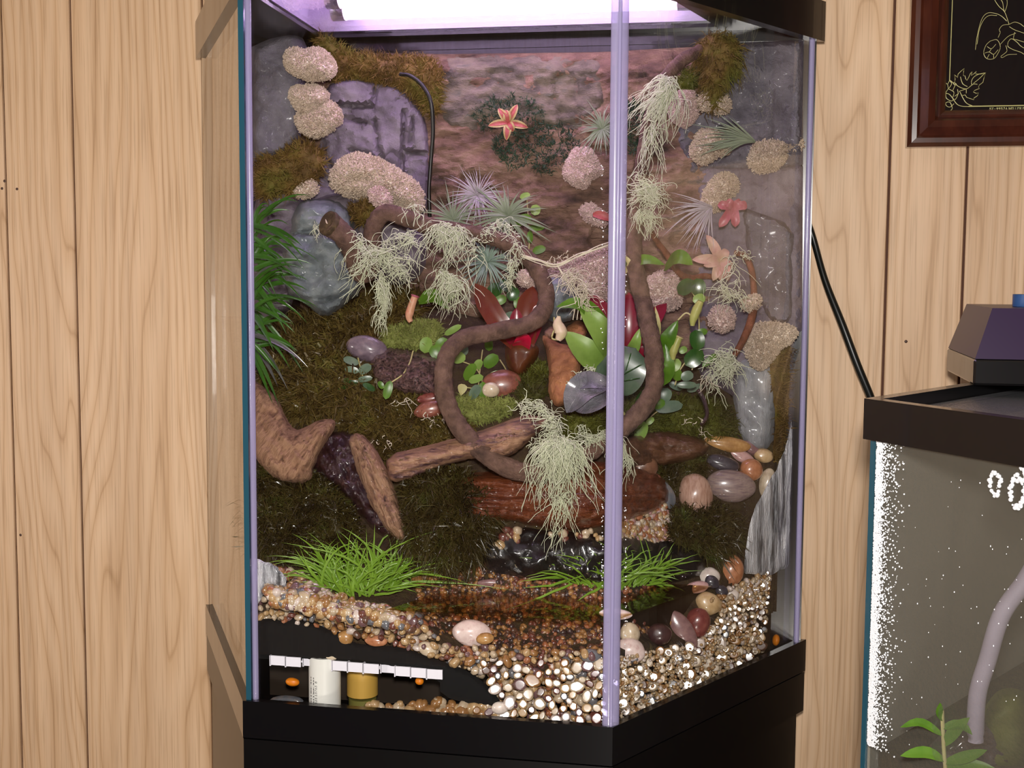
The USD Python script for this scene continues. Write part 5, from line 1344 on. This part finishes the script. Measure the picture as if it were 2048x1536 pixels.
part(bg, 'leaf', leaf(bez(at(1226, 800, -.160), at(1214, 760, -.165), at(1206, 720, -.160)), 44 * s_, TOCAM - RT * 0.5, 0.12, 10, 'round'), 'begonia')
part(bg, 'stem', tube([at(1226, 790, -.168), at(1236, 810, -.165), at(1250, 830, -.155)], 0.0012, 10, 6), 'leaf_pale')
sv = thing('silver_leaf_plant', 'low plant with a large folded silvery purple leaf left of the corner joint', 'plant', at(1190, 830, -.19))
for a, b, c, w in (((1216, 764), (1166, 780), (1134, 826), 60), ((1216, 780), (1190, 800), (1150, 822), 56), ((1150, 770), (1186, 764), (1220, 774), 36)):
    part(sv, 'leaf', leaf(spline([at(*a, -.180), at(*b, -.198), at(*c, -.196)], 11), w * s_, TOCAM + UP * 0.5 - RT * 0.2, 0.3, 12, 'lance', cup=-0.05), 'leaf_purple')

mo = thing('mondo_grass', 'dark green grassy plant fanning out along the left pane', 'plant', at(512, 640, -.19))
r = np.random.default_rng(331)
for (bx, by, n, a0, a1, L0, L1) in ((502, 470, 19, -70, 80, 60, 150), (504, 600, 20, -60, 70, 60, 150), (502, 680, 15, -75, 40, 50, 130), (502, 540, 10, -50, 60, 60, 130)):
    for i in range(n):
        a = math.radians(r.uniform(a0, a1))
        Lp = r.uniform(L0, L1)
        y0 = -.215 + r.uniform(0, 0.06)
        b0 = at(bx + r.uniform(-6, 6), by + r.uniform(-28, 28), y0)
        s = px2m(0, 0, y0)
        dd = RT * math.cos(a) + UP * math.sin(a)
        mid = b0 + s * Lp * (dd * 0.6 + UP * 0.16 + TOCAM * r.uniform(-0.1, 0.25))
        tip = b0 + s * Lp * (dd * 0.9 + RT * 0.15 - UP * r.uniform(0.05, 0.40) + TOCAM * r.uniform(-0.1, 0.3))
        mid[1], tip[1] = max(mid[1], -.285), max(tip[1], -.285)
        part(mo, 'leaf', leaf(bez(b0, mid, tip, 11), s * r.uniform(8, 13), TOCAM + UP * r.uniform(0, 1), 0.3, 11, 'blade'), 'mondo_dark' if r.random() < 0.22 and by > 560 else 'mondo')


def tuft(label, cx, cy, w, h, n, seed, y0):
    t = thing('grass_tuft', label, 'grass', at(cx, cy + h * 0.45, y0))
    r = np.random.default_rng(seed)
    for i in range(n):
        q = r.uniform(-1, 1)
        bx, by = cx + q * w * 0.40, cy + h * r.uniform(0.12, 0.5) * (1 - 0.3 * abs(q))
        yy = float(ghit(bx, by)[0]) - 0.004
        b0 = at(bx, by, yy)
        s = px2m(0, 0, yy)
        a = math.radians(90 - 46 * q + r.normal() * 32)
        Lp = h * r.uniform(0.4, 1.25) 
        d1 = RT * math.cos(a) + UP * math.sin(a) + TOCAM * r.uniform(-0.3, 0.6)
        mid = b0 + d1 * s * Lp * 0.6
        tip = mid + (d1 * 0.35 + RT * r.normal() * 0.6 - UP * r.uniform(-0.1, 0.6)) * s * Lp * 0.7
        P = bez(b0, mid, tip, 8) + np.cumsum(r.normal(size=(8, 3)) * s * 1.3, 0)
        P[:, 1] = np.maximum(P[:, 1], -.298)
        part(t, 'blade', leaf(P, s * r.uniform(3.4, 6.2), TOCAM + UP * 0.4, 0.4, 8, 'blade'), 'grass')


tuft('bright green grass tuft at the lower left edge of the pool', 716, 1136, 190, 124, 240, 341, -.25)
tuft('bright green water grass at the back right edge of the pool', 1224, 1140, 214, 84, 220, 342, -.22)

# ------------------------------------------------------------------ river stones
def stone_mat(name, cols, scale=60, stretch=(1, 1, 1), rough=0.35, contrast=1.0):
    pm(name, cols, scale * 2.5, rough, coat=0.9, stretch=stretch, contrast=contrast * 1.2, detail=9)


def gravel_mat(name, cols):
    mk(name, {'g': ('geometry', {}), 'n': ('noise_texture', {'scale': 260.0, 'detail': 4.0}), 'mf': ('mix_float', {'fac': 0.5}), 'r': ('rgb_ramp', {'ramp': [(0.25, S(*cols[0])), (0.5, S(*cols[1])), (0.75, S(*cols[2]))]}),
              'p': ('principled_bsdf', {'roughness': 0.4, 'coat_weight': 1.0, 'coat_roughness': 0.11, 'coat_ior': 1.7})},
       [('g.position', 'n.vector'), ('n.fac', 'mf.a'), ('g.random_per_island', 'mf.b'), ('mf.result', 'r.fac'), ('r.color', 'p.base_color')], 'p.BSDF')


PAL = {'white': [(196, 180, 170), (222, 208, 198), (234, 224, 214)], 'pinkwhite': [(206, 180, 176), (224, 204, 198), (190, 150, 148)], 'tan': [(170, 138, 96), (196, 164, 120), (210, 184, 146)],
       'ochre': [(140, 98, 54), (172, 128, 76), (194, 154, 102)], 'orange': [(146, 88, 56), (176, 116, 80), (196, 140, 106)], 'red': [(92, 40, 38), (120, 58, 54), (140, 80, 70)], 'redbrown': [(96, 50, 40), (130, 76, 62), (150, 96, 80)],
       'mauve': [(104, 74, 76), (136, 102, 102), (156, 122, 118)], 'purple': [(88, 74, 84), (116, 100, 112), (140, 120, 124)], 'brown': [(84, 54, 40), (116, 78, 58), (140, 100, 76)], 'darkbrown': [(50, 32, 32), (66, 42, 42), (80, 54, 50)],
       'grey': [(92, 92, 96), (122, 120, 124), (146, 142, 142)], 'bluegrey': [(70, 74, 82), (98, 100, 106), (124, 112, 106)], 'dark': [(40, 38, 44), (60, 56, 64), (78, 74, 82)], 'beige': [(176, 156, 130), (200, 182, 156), (214, 198, 174)], 'pink': [(170, 128, 124), (196, 156, 152), (180, 140, 136)]}
for k_, c_ in PAL.items():
    stone_mat('stone_' + k_, c_)
    gravel_mat('gravel_' + k_, c_)
stone_mat('stone_striped', [(128, 92, 76), (160, 122, 104), (184, 150, 132), (150, 110, 96)], 90, (2.2, 1, 0.25))
stone_mat('stone_striped_purple', [(96, 80, 84), (128, 108, 108), (150, 130, 122), (110, 94, 88)], 90, (0.25, 1, 2.2))
SR = np.random.default_rng(351)


def river(label, cx, cy, w, h, ang, mat, y=None, depth=None, lift=0.0, group=None, name='river_stone', rough=0.10):
    if y is None:
        y = float(ghit(cx, cy)[0])
    s = px2m(cx, cy, y)
    dpt = depth or 0.75 * min(w, h)
    yy = y - 0.22 * dpt * s - lift
    c = at(cx, cy, yy)
    if cx > 1222:                                                 # keep clear of the right pane
        k = (c - PIN) @ PN
        need = max(w, h) * s * 0.34 + 0.003
        if k < need:
            c = c + (c - EYE) / np.linalg.norm(c - EYE) * (need - k) / max(0.2, (c - EYE) @ PN / np.linalg.norm(c - EYE))
            s *= np.linalg.norm(c - EYE) / np.linalg.norm(at(cx, cy, yy) - EYE)
    v, f = stone(c, (w * s, h * s, dpt * s), SR, 4, rough, turned(ang, SR.uniform(-0.15, 0.15)), 1.0)
    return solo(name, (v, f), mat, label, 'stone', group)


river('purple-grey stone with a lilac sheen behind the cork chunk', 734, 697, 84, 54, -12, 'stone_purple', lift=0.006)
river('glossy wet brown stone with a white patch beside the round-leaved creeper', 1004, 768, 82, 56, 8, 'stone_redbrown')
river('small cream pebble leaning on the glossy wet brown stone', 982, 780, 34, 30, 0, 'stone_beige', lift=0.012)
river('small dark red stone beside the vine, the upper of two', 862, 797, 56, 24, 8, 'stone_red', lift=0.014)
river('red-brown stone beside the vine, the lower of two', 860, 818, 66, 34, 14, 'stone_redbrown', lift=0.018)
river('long orange-tan stone at the foot of the wet slate slab', 1454, 888, 92, 30, -9, 'stone_ochre')
river('round tan stone right of the pink stone at the wet slate foot', 1527, 911, 38, 28, -12, 'stone_tan')
river('pale pink pointed stone between the orange stones at the right', 1482, 912, 58, 24, -25, 'stone_pink')
river('small mauve stone lying against the wet slate slab', 1502, 896, 40, 22, -40, 'stone_mauve')
river('egg-shaped orange stone above the grey-tan upright stone', 1503, 940, 46, 42, -30, 'stone_orange', lift=0.006)
river('upright grey-tan stone against the right pane', 1534, 966, 30, 58, -12, 'stone_beige', lift=0.006)
river('large upright pinkish brown striped stone, left of the two biggest', 1392, 992, 66, 92, 4, 'stone_striped', lift=0.004)
river('large purple-grey striped stone, right of the two biggest', 1462, 972, 96, 62, -10, 'stone_striped_purple')
river('dark purple wet stone behind the large striped stones', 1446, 926, 66, 30, -14, 'stone_dark')
river('dark grey slate chip left of the upright striped stone', 1328, 990, 40, 62, 28, 'stone_bluegrey', depth=16)
river('bright orange chip standing on the dark wet moss', 1346, 914, 36, 14, 26, 'stone_orange', lift=0.006, name='stone_chip')
river('olive-brown stone in the stream left of the orange chip', 1286, 932, 62, 46, -16, 'stone_brown')
river('brown stone under the olive-brown stone in the stream', 1300, 960, 44, 26, 10, 'stone_redbrown')
river('salmon orange stone at the right end of the black liner', 1462, 1140, 50, 62, -14, 'stone_orange')
river('white stone behind the small dark stones at the right pool edge', 1418, 1154, 44, 38, 20, 'stone_white')
river('small dark purple stone in front of the white stone', 1424, 1164, 30, 24, -30, 'stone_dark', lift=0.010)
river('small black-grey stone between the white stones at the pool edge', 1443, 1182, 26, 22, -20, 'stone_dark', lift=0.012)
river('flat pink stone at the right pool edge', 1395, 1174, 46, 24, 10, 'stone_pink', lift=0.006)
river('tan egg-shaped stone at the right pool edge', 1416, 1207, 52, 46, -25, 'stone_tan', lift=0.012)
river('round white stone right of the tan egg-shaped stone', 1462, 1190, 32, 28, 10, 'stone_white', lift=0.008)
river('dark red stone behind the mauve upright stone in the gravel', 1394, 1246, 52, 62, -18, 'stone_red', lift=0.012)
river('tall mauve-brown stone leaning in the gravel at the pool edge', 1364, 1264, 46, 92, 28, 'stone_mauve', lift=0.018)
river('round dark brown stone left of the mauve upright stone', 1319, 1269, 50, 44, 0, 'stone_darkbrown', lift=0.016)
river('pinkish white stone in the gravel right of the corner joint', 1260, 1301, 60, 50, -10, 'stone_pinkwhite', lift=0.014)
river('tan stone above the pinkish white stone', 1260, 1268, 40, 46, 0, 'stone_beige', lift=0.006)
FG = -0.2985
river('largest white oval stone at the water line behind the front pane', 943, 1266, 82, 54, -6, 'stone_pinkwhite', y=FG + 0.016)
river('orange pebble touching the largest white oval stone', 970, 1277, 36, 24, 5, 'stone_ochre', y=FG + 0.004)
river('blue-grey oval pebble left of the corner joint', 1182, 1312, 44, 28, -5, 'stone_bluegrey', y=FG + 0.006)
river('ochre pebble at the edge of the black foam', 691, 1275, 34, 32, 0, 'stone_ochre', y=FG + 0.005)
river('long red-orange pebble at the edge of the black foam', 752, 1281, 48, 24, -6, 'stone_orange', y=FG + 0.005)
river('speckled beige pebble above the black foam slope', 855, 1298, 42, 30, -25, 'stone_beige', y=FG + 0.005)
river('beige oval pebble near the water line at the left', 812, 1240, 36, 18, -6, 'stone_beige', y=FG + 0.006)
river('pale round pebble below the grass tuft', 747, 1222, 24, 20, 20, 'stone_beige', y=FG + 0.006)
river('flat beige pebble lying on the white crate', 671, 1313, 40, 14, 4, 'stone_beige', y=FG + 0.004)
river('pale green-white pebble at the bottom rim under the foam', 1000, 1416, 34, 28, 0, 'stone_white', y=FG + 0.004)
river('flat grey stone lying on the pool floor at the back', 982, 1166, 56, 16, 0, 'stone_mauve', lift=0.0)
river('pale flat stone behind the corner joint at the water line', 1232, 1228, 66, 22, -4, 'stone_pinkwhite', y=-.27)

# ------------------------------------------------------------------ gravel
GR = np.random.default_rng(401)
TONES = ['tan', 'beige', 'ochre', 'redbrown', 'grey', 'white', 'brown', 'orange', 'tan', 'beige', 'mauve', 'tan', 'beige', 'ochre', 'tan', 'beige']
front_zone = Polygon([(520, 1172), (620, 1190), (760, 1216), (838, 1240), (900, 1296), (960, 1292), (1080, 1306), (1214, 1300), (1216, 1446), (1100, 1440), (900, 1424), (980, 1416), (1006, 1408), (960, 1350), (880, 1316), (800, 1290), (700, 1268), (640, 1256), (560, 1240), (520, 1238)]).buffer(0)
right_zone = Polygon([(1228, 1318), (1300, 1300), (1390, 1290), (1440, 1230), (1480, 1176), (1540, 1140), (1536, 1200), (1524, 1306), (1380, 1376), (1230, 1448)]).buffer(0)


def fill(zone, r0, n, scale=1.0):
    """Pixel spots in the zone, no two nearer than their sizes."""
    x0, y0, x1, y1 = zone.bounds
    got = []
    for _ in range(n * 14):
        x, y = GR.uniform(x0, x1), GR.uniform(y0, y1)
        if not zone.contains(Point(x, y)):
            continue
        s = r0(x, y) * GR.uniform(0.65, 1.35)
        if all((x - a)**2 + (y - b)**2 > (0.80 * (s + q))**2 for a, b, q in got):
            got.append((x, y, s))
            if len(got) >= n:
                break
    return got


face_z = TOCAM
items = []
for x, y, s in fill(front_zone, lambda x, y: 7.0 if y < 1320 else 10.5, 520):
    items.append((x, y, s, at(x, y, -0.3033), -0.3033, None))
for x, y, s in fill(right_zone, lambda x, y: (6.0 if y < 1270 else 11.0), 260):
    items.append((x, y, s, pane(x, y, 0.0), None, PN))
items.sort(key=lambda i: -i[2])
WORD = {'tan': 'tan', 'beige': 'beige', 'ochre': 'ochre', 'redbrown': 'red-brown', 'grey': 'grey', 'white': 'white', 'brown': 'brown', 'orange': 'orange', 'red': 'dark red', 'mauve': 'mauve'}
rest = {t_: [] for t_ in set(TONES)}
count = 0
for x, y, s, p, yy, nn in items:
    m = s * px2m(0, 0, p[1])
    glare = (y > 1325 and x > 950) or nn is not None
    sz = np.array([2.0 * m * GR.uniform(0.9, 1.3), 2.0 * m * GR.uniform(0.75, 1.0), 2.0 * m * (0.6 if glare else 0.8)])
    inward = np.array([0, 1.0, 0]) if nn is None else PN
    depth = sz.max() * 0.5 + 0.0008
    dirr = (p - EYE) / np.linalg.norm(p - EYE)
    c = p + dirr * depth / (dirr @ inward)
    to = np.array(FLASH) - c
    to = to / np.linalg.norm(to) + (EYE - c) / np.linalg.norm(EYE - c)
    to = to + GR.normal(size=3) * ((0.07 if nn is None else 0.085) if glare else 0.6)
    to /= np.linalg.norm(to)
    a = np.cross(to, GR.normal(size=3))
    a /= np.linalg.norm(a)
    rot = np.stack([a, np.cross(to, a), to], 1)
    tone = (TONES if nn is None else ['tan', 'beige', 'beige', 'grey', 'white', 'tan', 'ochre', 'beige', 'brown'])[GR.integers(len(TONES) if nn is None else 9)]
    v, f = stone(c, sz, GR, 3 if glare else 2, 0.16 if glare else 0.30, rot, 1.5)
    if glare:                                                     # a face worn flat against the glass
        h_ = (v - c) @ to
        v = v - np.outer(np.maximum(h_ - 0.62 * h_.max(), 0) * 0.97, to)
    if count < 300:
        if nn is None:
            wh = ('below the grass tuft' if y < 1270 else 'along the black foam') if x < 800 else 'around the largest white oval stone' if x < 1000 and y < 1330 else 'in the bottom heap left of the corner joint' if y > 1360 else 'under the water line left of the corner joint'
        else:
            wh = 'in the heap right of the corner joint' if x < 1340 else 'below the upright river stones' if x < 1440 else 'near the dark water'
        sized = 'larger' if s > 9.5 else 'small'
        solo('gravel_pebble', (v, f), 'gravel_' + tone, f"{sized} {WORD[tone]} pebble at the {'front' if nn is None else 'right'} glass {wh}", 'pebble', f"{sized} {WORD[tone]} gravel {wh}")
        count += 1
    else:
        rest[tone].append((v, f))
# the remaining fine gravel: behind those pebbles, over the pool floor, on the ledge
def scatter(zone, n, r0, y_of, tones, lift=0.4):
    x0, y0, x1, y1 = zone.bounds
    k = 0
    while k < n:
        x, y = GR.uniform(x0, x1), GR.uniform(y0, y1)
        if zone.contains(Point(x, y)):
            p = y_of(x, y)
            m = r0 * GR.uniform(0.6, 1.5) * px2m(0, 0, p[1])
            v, f = stone(p, m * 2 * np.array([1.15, 0.9, 0.8]), GR, 1, 0.34)
            rest.setdefault(tones[GR.integers(len(tones))], []).append((v, f))
            k += 1


def gpt(lift):
    def g(x, y):
        p = at(x, y, float(ghit(x, y)[0]))
        return p - FW * lift
    return g


def panept(d):
    return lambda x, y: pane(x, y, d * GR.uniform(0.6, 1.4))


scatter(front_zone, 900, 8, lambda x, y: at(x, y, -0.285 + GR.uniform(-0.006, 0.006)), TONES)
scatter(right_zone, 900, 4.5, panept(0.010), ['tan', 'beige', 'beige', 'white', 'tan', 'ochre'])
scatter(right_zone, 700, 3.2, panept(0.004), ['tan', 'beige', 'beige', 'white', 'tan', 'ochre'])
scatter(Polygon([(532, 1132), (600, 1150), (700, 1200), (840, 1230), (840, 1262), (700, 1240), (532, 1204)]), 420, 9, gpt(0.001), TONES)
scatter(Polygon([(1236, 1044), (1290, 1012), (1326, 1010), (1340, 1040), (1340, 1086), (1280, 1086), (1236, 1074)]), 330, 6, gpt(0.004), ['tan', 'beige', 'white', 'orange', 'pink', 'ochre'])
scatter(Polygon([(1420, 1200), (1470, 1170), (1540, 1140), (1530, 1180), (1440, 1230)]), 160, 4.5, panept(0.006), ['tan', 'beige', 'ochre', 'white'])
scatter(Polygon([(984, 1080), (1010, 1056), (1044, 1056), (1050, 1074), (1010, 1090), (988, 1092)]), 24, 8, gpt(0.018), ['beige', 'tan', 'redbrown'])
scatter(Polygon([(1090, 1058), (1140, 1054), (1200, 1060), (1200, 1074), (1100, 1076)]), 18, 6, gpt(0.016), ['beige', 'tan', 'redbrown'])
scatter(Polygon([(830, 1150), (870, 1130), (880, 1150), (850, 1180)]), 14, 9, gpt(0.004), ['beige', 'ochre', 'tan'])
scatter(Polygon([(840, 1160), (960, 1140), (1120, 1160), (1340, 1170), (1340, 1250), (1214, 1302), (1080, 1306), (960, 1292), (880, 1270), (820, 1210)]), 1500, 5.5, gpt(0.0), ['ochre', 'redbrown', 'brown', 'ochre', 'orange', 'darkbrown', 'brown'])
scatter(Polygon([(720, 1412), (900, 1404), (1000, 1412), (1000, 1440), (760, 1424)]), 60, 11, lambda x, y: at(x, y, -0.292), ['tan', 'beige', 'ochre'])
for t_ in sorted(rest):
    if rest[t_]:
        solo('fine_gravel', join(*rest[t_]), 'gravel_' + t_, f'loose fine gravel of {t_} grains at the bottom of the terrarium', 'gravel', kind='stuff')

# ------------------------------------------------------------------ liner, pool, false bottom
v, f, k = R([(962, 1082), (990, 1066), (1040, 1052), (1100, 1062), (1200, 1066), (1340, 1076), (1400, 1090), (1420, 1130), (1390, 1160), (1300, 1170), (1120, 1166), (1000, 1150), (956, 1130)], 0.016, drape(0.002), 6, 0.2, 0.8, 60, 411, 1, jag=5,
            extra=lambda x, y, w: 0.012 * (meshkit.fbm(np.stack([x * 0.03, y * 0.02, x * 0], -1), 3, 4) - 0.5))
solo('pond_liner', (v, f), 'black_liner', 'crumpled black pond liner between the red log and the pool', 'liner')
zw = 0.9872
pool = off(-0.0068).intersection(Polygon([(-0.335, -0.32), (-0.30, -0.24), (-0.29, -0.15), (-0.06, -0.15), (0.06, -0.15), (0.06, -0.32)]))
pw = arr(trimesh.creation.extrude_polygon(pool, 0.0006, engine='earcut'))
solo('pool_water', (pw[0] + [0, 0, zw], pw[1]), 'water', 'shallow clear pool of amber water in front of the black liner', 'water', kind='stuff', smooth=False)

v, f, k = R([(501, 1244), (530, 1236), (560, 1240), (572, 1246), (590, 1232), (616, 1242), (640, 1250), (660, 1262), (690, 1262), (700, 1284), (750, 1292), (800, 1292), (870, 1318), (940, 1342), (980, 1376), (1008, 1410), (960, 1414), (880, 1392), (880, 1356), (800, 1336), (720, 1326), (600, 1320), (530, 1318), (501, 1316)], 0.008, -0.292, 6, 0.12, 0.3, 60, 412, 1, back=2.0)
solo('filter_foam', (v, f), 'black_foam', 'black filter foam under the gravel at the lower left', 'foam')
solo('sump_partition', box((-0.47, -0.232, ZR0 + 0.014), (-0.20, -0.228, 0.955)), 'sump_dark', 'black partition behind the pipes under the false bottom', 'partition', smooth=False)
solo('sump_partition', prism(Polygon([(FR[0] - 0.004, FR[1] + 0.075), (BR[0] - 0.035, -0.02), (BR[0] - 0.032, -0.02), (FR[0], FR[1] + 0.075)]), ZR0 + 0.014, 0.985), 'sump_dark', 'black partition behind the dark water at the right pane', 'partition', smooth=False)
cr = thing('light_diffuser_crate', 'white plastic egg-crate grid holding up the gravel over the pipes', 'grid', at(700, 1340, -0.29))
za, zb_ = float(at(540, 1320, -0.30)[2]), float(at(885, 1350, -0.30)[2])
xa, xb = float(at(540, 1320, -0.30)[0]), float(at(885, 1350, -0.30)[0])
N_ = 11
for i in range(N_):
    u0, u1 = i / N_, (i + 1) / N_
    X0, X1 = xa + (xb - xa) * u0, xa + (xb - xa) * u1
    Z = za + (zb_ - za) * u0
    yb0 = -0.3005 + (0.006 if i in (2, 3, 7) else 0.0) + 0.0008 * i * 0
    part(cr, 'front_bar', box((X0 + 0.0004, yb0, Z - 0.0045), (X1, yb0 + 0.0016, Z + 0.0045)), 'crate_white', False)
    part(cr, 'cross_bar', box((X0 - 0.0004, yb0, Z - 0.0055), (X0 + 0.0008, -0.236, Z + 0.0045)), 'crate_white', False)
for j in range(4):
    yy = -0.286 + 0.014 * j
    m = box((xa, yy, za - 0.0045), (xb, yy + 0.0014, za + 0.0045))
    m[0][:, 2] += (m[0][:, 0] - xa) / (xb - xa) * (zb_ - za)
    part(cr, 'rear_bar', m, 'crate_white', False)
p0, p1 = at(650, 1420, -0.285), at(648, 1322, -0.285)
rad = 0.5 * 67 * px2m(0, 0, -0.285)
pv = thing('pvc_pipe', 'white plastic pipe leg with a printed bar code under the crate', 'pipe', (p0[0], p0[1] + rad, ZR0 + 0.0125))
part(pv, 'pipe', tubes(np.array([[[p0[0], -0.285 + rad * 0, z] for z in (ZR0 + 0.0125, 0.9, p1[2] + 0.006)]]), np.full((1, 3), rad), 32), 'pvc_white', 40)


def wrap(mesh, z0):
    """Flat print (x along the pipe's height, y around it) laid round the pipe."""
    v, f = arr(mesh)
    a = v[:, 1] / rad
    r_ = rad + 0.00005 + v[:, 2]
    return np.stack([p0[0] + r_ * np.sin(a), -0.285 - r_ * np.cos(a), z0 + v[:, 0]], 1), f


zt0 = float(at(650, 1412, -0.285 - rad)[2])
hp = px2m(0, 0, -0.31)
bars, xx = [], 0.0
br = np.random.default_rng(9)
while xx < 60:
    wd = br.choice([0.9, 1.6, 2.6])
    gap = br.choice([0.9, 1.5, 2.5, 4.0], p=[0.4, 0.3, 0.2, 0.1])
    b = trimesh.creation.box([wd * hp, 11 * hp, 0.00006])
    b.apply_translation([(xx + wd / 2) * hp, 0, 0])
    bars.append(arr(b))
    xx += wd + gap
bc = join(*bars)
bc = (bc[0] + [0.0, -19 * hp, 0], bc[1])
part(pv, 'bar_code', wrap(bc, zt0 - 0.001), 'ink', False)
tm = meshkit.text_mesh('030523 13763  8', 5.2 * hp, 0.00006)
tv_ = np.array(tm.vertices)
tv_ = np.stack([tv_[:, 0], tv_[:, 1] - 6.0 * hp, tv_[:, 2]], 1)
L_ = tv_[:, 0].max()
tv_[:, 0] *= 64 * hp / L_
part(pv, 'printed_number', wrap((np.stack([tv_[:, 0], -(tv_[:, 1] + 12 * hp) + 0 * hp, tv_[:, 2]], 1), np.array(tm.faces)[:, ::-1]), zt0 - 0.0055), 'ink', False)
q0 = at(725, 1388, -0.262)
solo('yellow_pipe', tubes(np.array([[[q0[0], -0.262, z] for z in (q0[2], q0[2] + 0.02, 0.921)]]), np.full((1, 3), 0.5 * 65 * px2m(0, 0, -0.262)), 28), 'pvc_yellow', 'short yellow plastic pipe leg beside the white pipe', 'pipe', smooth=40)
q1 = at(725, 1392, -0.262)
solo('pipe_collar', tubes(np.array([[[q1[0], -0.262, z] for z in (ZR0 + 0.0125, 0.884, q1[2] - 0.001)]]), np.full((1, 3), 0.5 * 58 * px2m(0, 0, -0.262)), 28), 'pipe_olive', 'dull olive pipe foot under the yellow pipe', 'pipe', smooth=40)
for lab, cx, cy, w, h in (('bright orange oval snail left of the white pipe', 585, 1364, 30, 18), ('small orange snail right of the yellow pipe', 839, 1362, 18, 16), ('faint orange snail in the dark water at the right pane', 1552, 1280, 14, 22)):
    y = -0.285 if cx < 1200 else float(pane(cx, cy, 0.012)[1])
    v, f = stone(at(cx, cy, y), np.array([w, h, h]) * px2m(0, 0, y), SR, 3, 0.05, turned(-8))
    solo('snail', (v, f), 'orange', lab, 'snail')
v, f, k = R([(534, 1404), (550, 1392), (580, 1390), (610, 1398), (600, 1414), (540, 1412)], 0.006, -0.27, 5, 0.3, 0.2, 60, 413, 1)
solo('grey_chip', (v, f), 'stone_bluegrey', 'flat grey chip lying on the tank bottom left of the white pipe', 'stone')
v, f, k = R([(884, 1402), (900, 1372), (930, 1364), (952, 1396), (960, 1416), (900, 1416)], 0.012, -0.27, 5, 0.3, 0.2, 60, 414, 1)
solo('foam_scrap', (v, f), 'black_liner', 'dark folded liner scrap under the right end of the foam', 'foam')

# ------------------------------------------------------------------ wet silvery film on the glass
v, f, k = R([(1600, 690), (1603, 760), (1600, 900), (1598, 1000), (1594, 1128), (1560, 1140), (1536, 1152), (1500, 1146), (1486, 1150), (1492, 1090), (1506, 1020), (1530, 980), (1550, 940), (1570, 900), (1584, 840), (1590, 760)], 0.003, along_pane(0.0045), 5, 0.06, 0.3, 40, 421, 1, jag=6, back=0.1,
            extra=lambda x, y, w: 0.006 * (meshkit.fbm(np.stack([x * 0.11, y * 0.012, x * 0], -1), 3, 4) - 0.5))
solo('silver_film', (v, f), 'film', 'crumpled silvery wet plastic film inside the right pane above the gravel', 'film')
v, f, k = R([(504, 1116), (524, 1120), (556, 1136), (580, 1160), (560, 1176), (536, 1170), (522, 1200), (506, 1216)], 0.003, -0.298, 5, 0.1, 0.3, 40, 422, 1, jag=8)
solo('silver_film', (v, f), 'film', 'small silvery wet patch on the glass at the lower left corner', 'film')
dr = np.random.default_rng(77)
ds = []
for k in range(150):
    x = dr.choice([1204.5, 1251]) + dr.normal() * 1.2
    y = dr.uniform(980, 1440) if dr.random() < 0.7 else dr.uniform(300, 700)
    p = at(x, y, -0.3098)
    if x > 1228:
        p = at_plane(x, y, PIN - PN * 0.0074, PN)
    s = trimesh.creation.icosphere(1, 0.0006)
    ds.append((np.array(s.vertices) + p, np.array(s.faces)))
solo('water_beads', join(*ds), 'sparkle', 'rows of tiny bright water beads along both sides of the corner joint', 'water drops', kind='stuff')

drops = []
for zone, n, lift in (([(700, 860), (760, 900), (820, 1080), (700, 1030), (620, 940)], 60, .022), ([(810, 950), (1100, 930), (1330, 950), (1330, 1040), (1000, 1060), (830, 1090)], 130, .020), ([(970, 1080), (1100, 1070), (1390, 1090), (1380, 1150), (1100, 1160), (970, 1140)], 60, .016),
                      ([(500, 900), (700, 940), (790, 1090), (600, 1110), (505, 1090)], 70, .016), ([(1300, 900), (1500, 900), (1500, 1050), (1340, 1110), (1290, 980)], 90, .010), ([(600, 800), (900, 820), (900, 900), (700, 860)], 40, .012), ([(860, 1140), (1380, 1160), (1380, 1200), (860, 1220)], 60, .004), ([(560, 660), (860, 640), (1000, 860), (700, 820)], 40, .012)):
    zp = Polygon(zone)
    x0_, y0_, x1_, y1_ = zp.bounds
    k = 0
    while k < n:
        x, y = dr.uniform(x0_, x1_), dr.uniform(y0_, y1_)
        if zp.contains(Point(x, y)):
            p = at(x, y, float(ghit(x, y)[0])) - FW * lift
            s = trimesh.creation.icosphere(2, dr.uniform(0.0003, 0.0007))
            drops.append((np.array(s.vertices) + p, np.array(s.faces)))
            k += 1
solo('water_beads', join(*drops), 'droplet', 'tiny sparkling water droplets over the wet wood, moss and liner', 'water drops', kind='stuff')
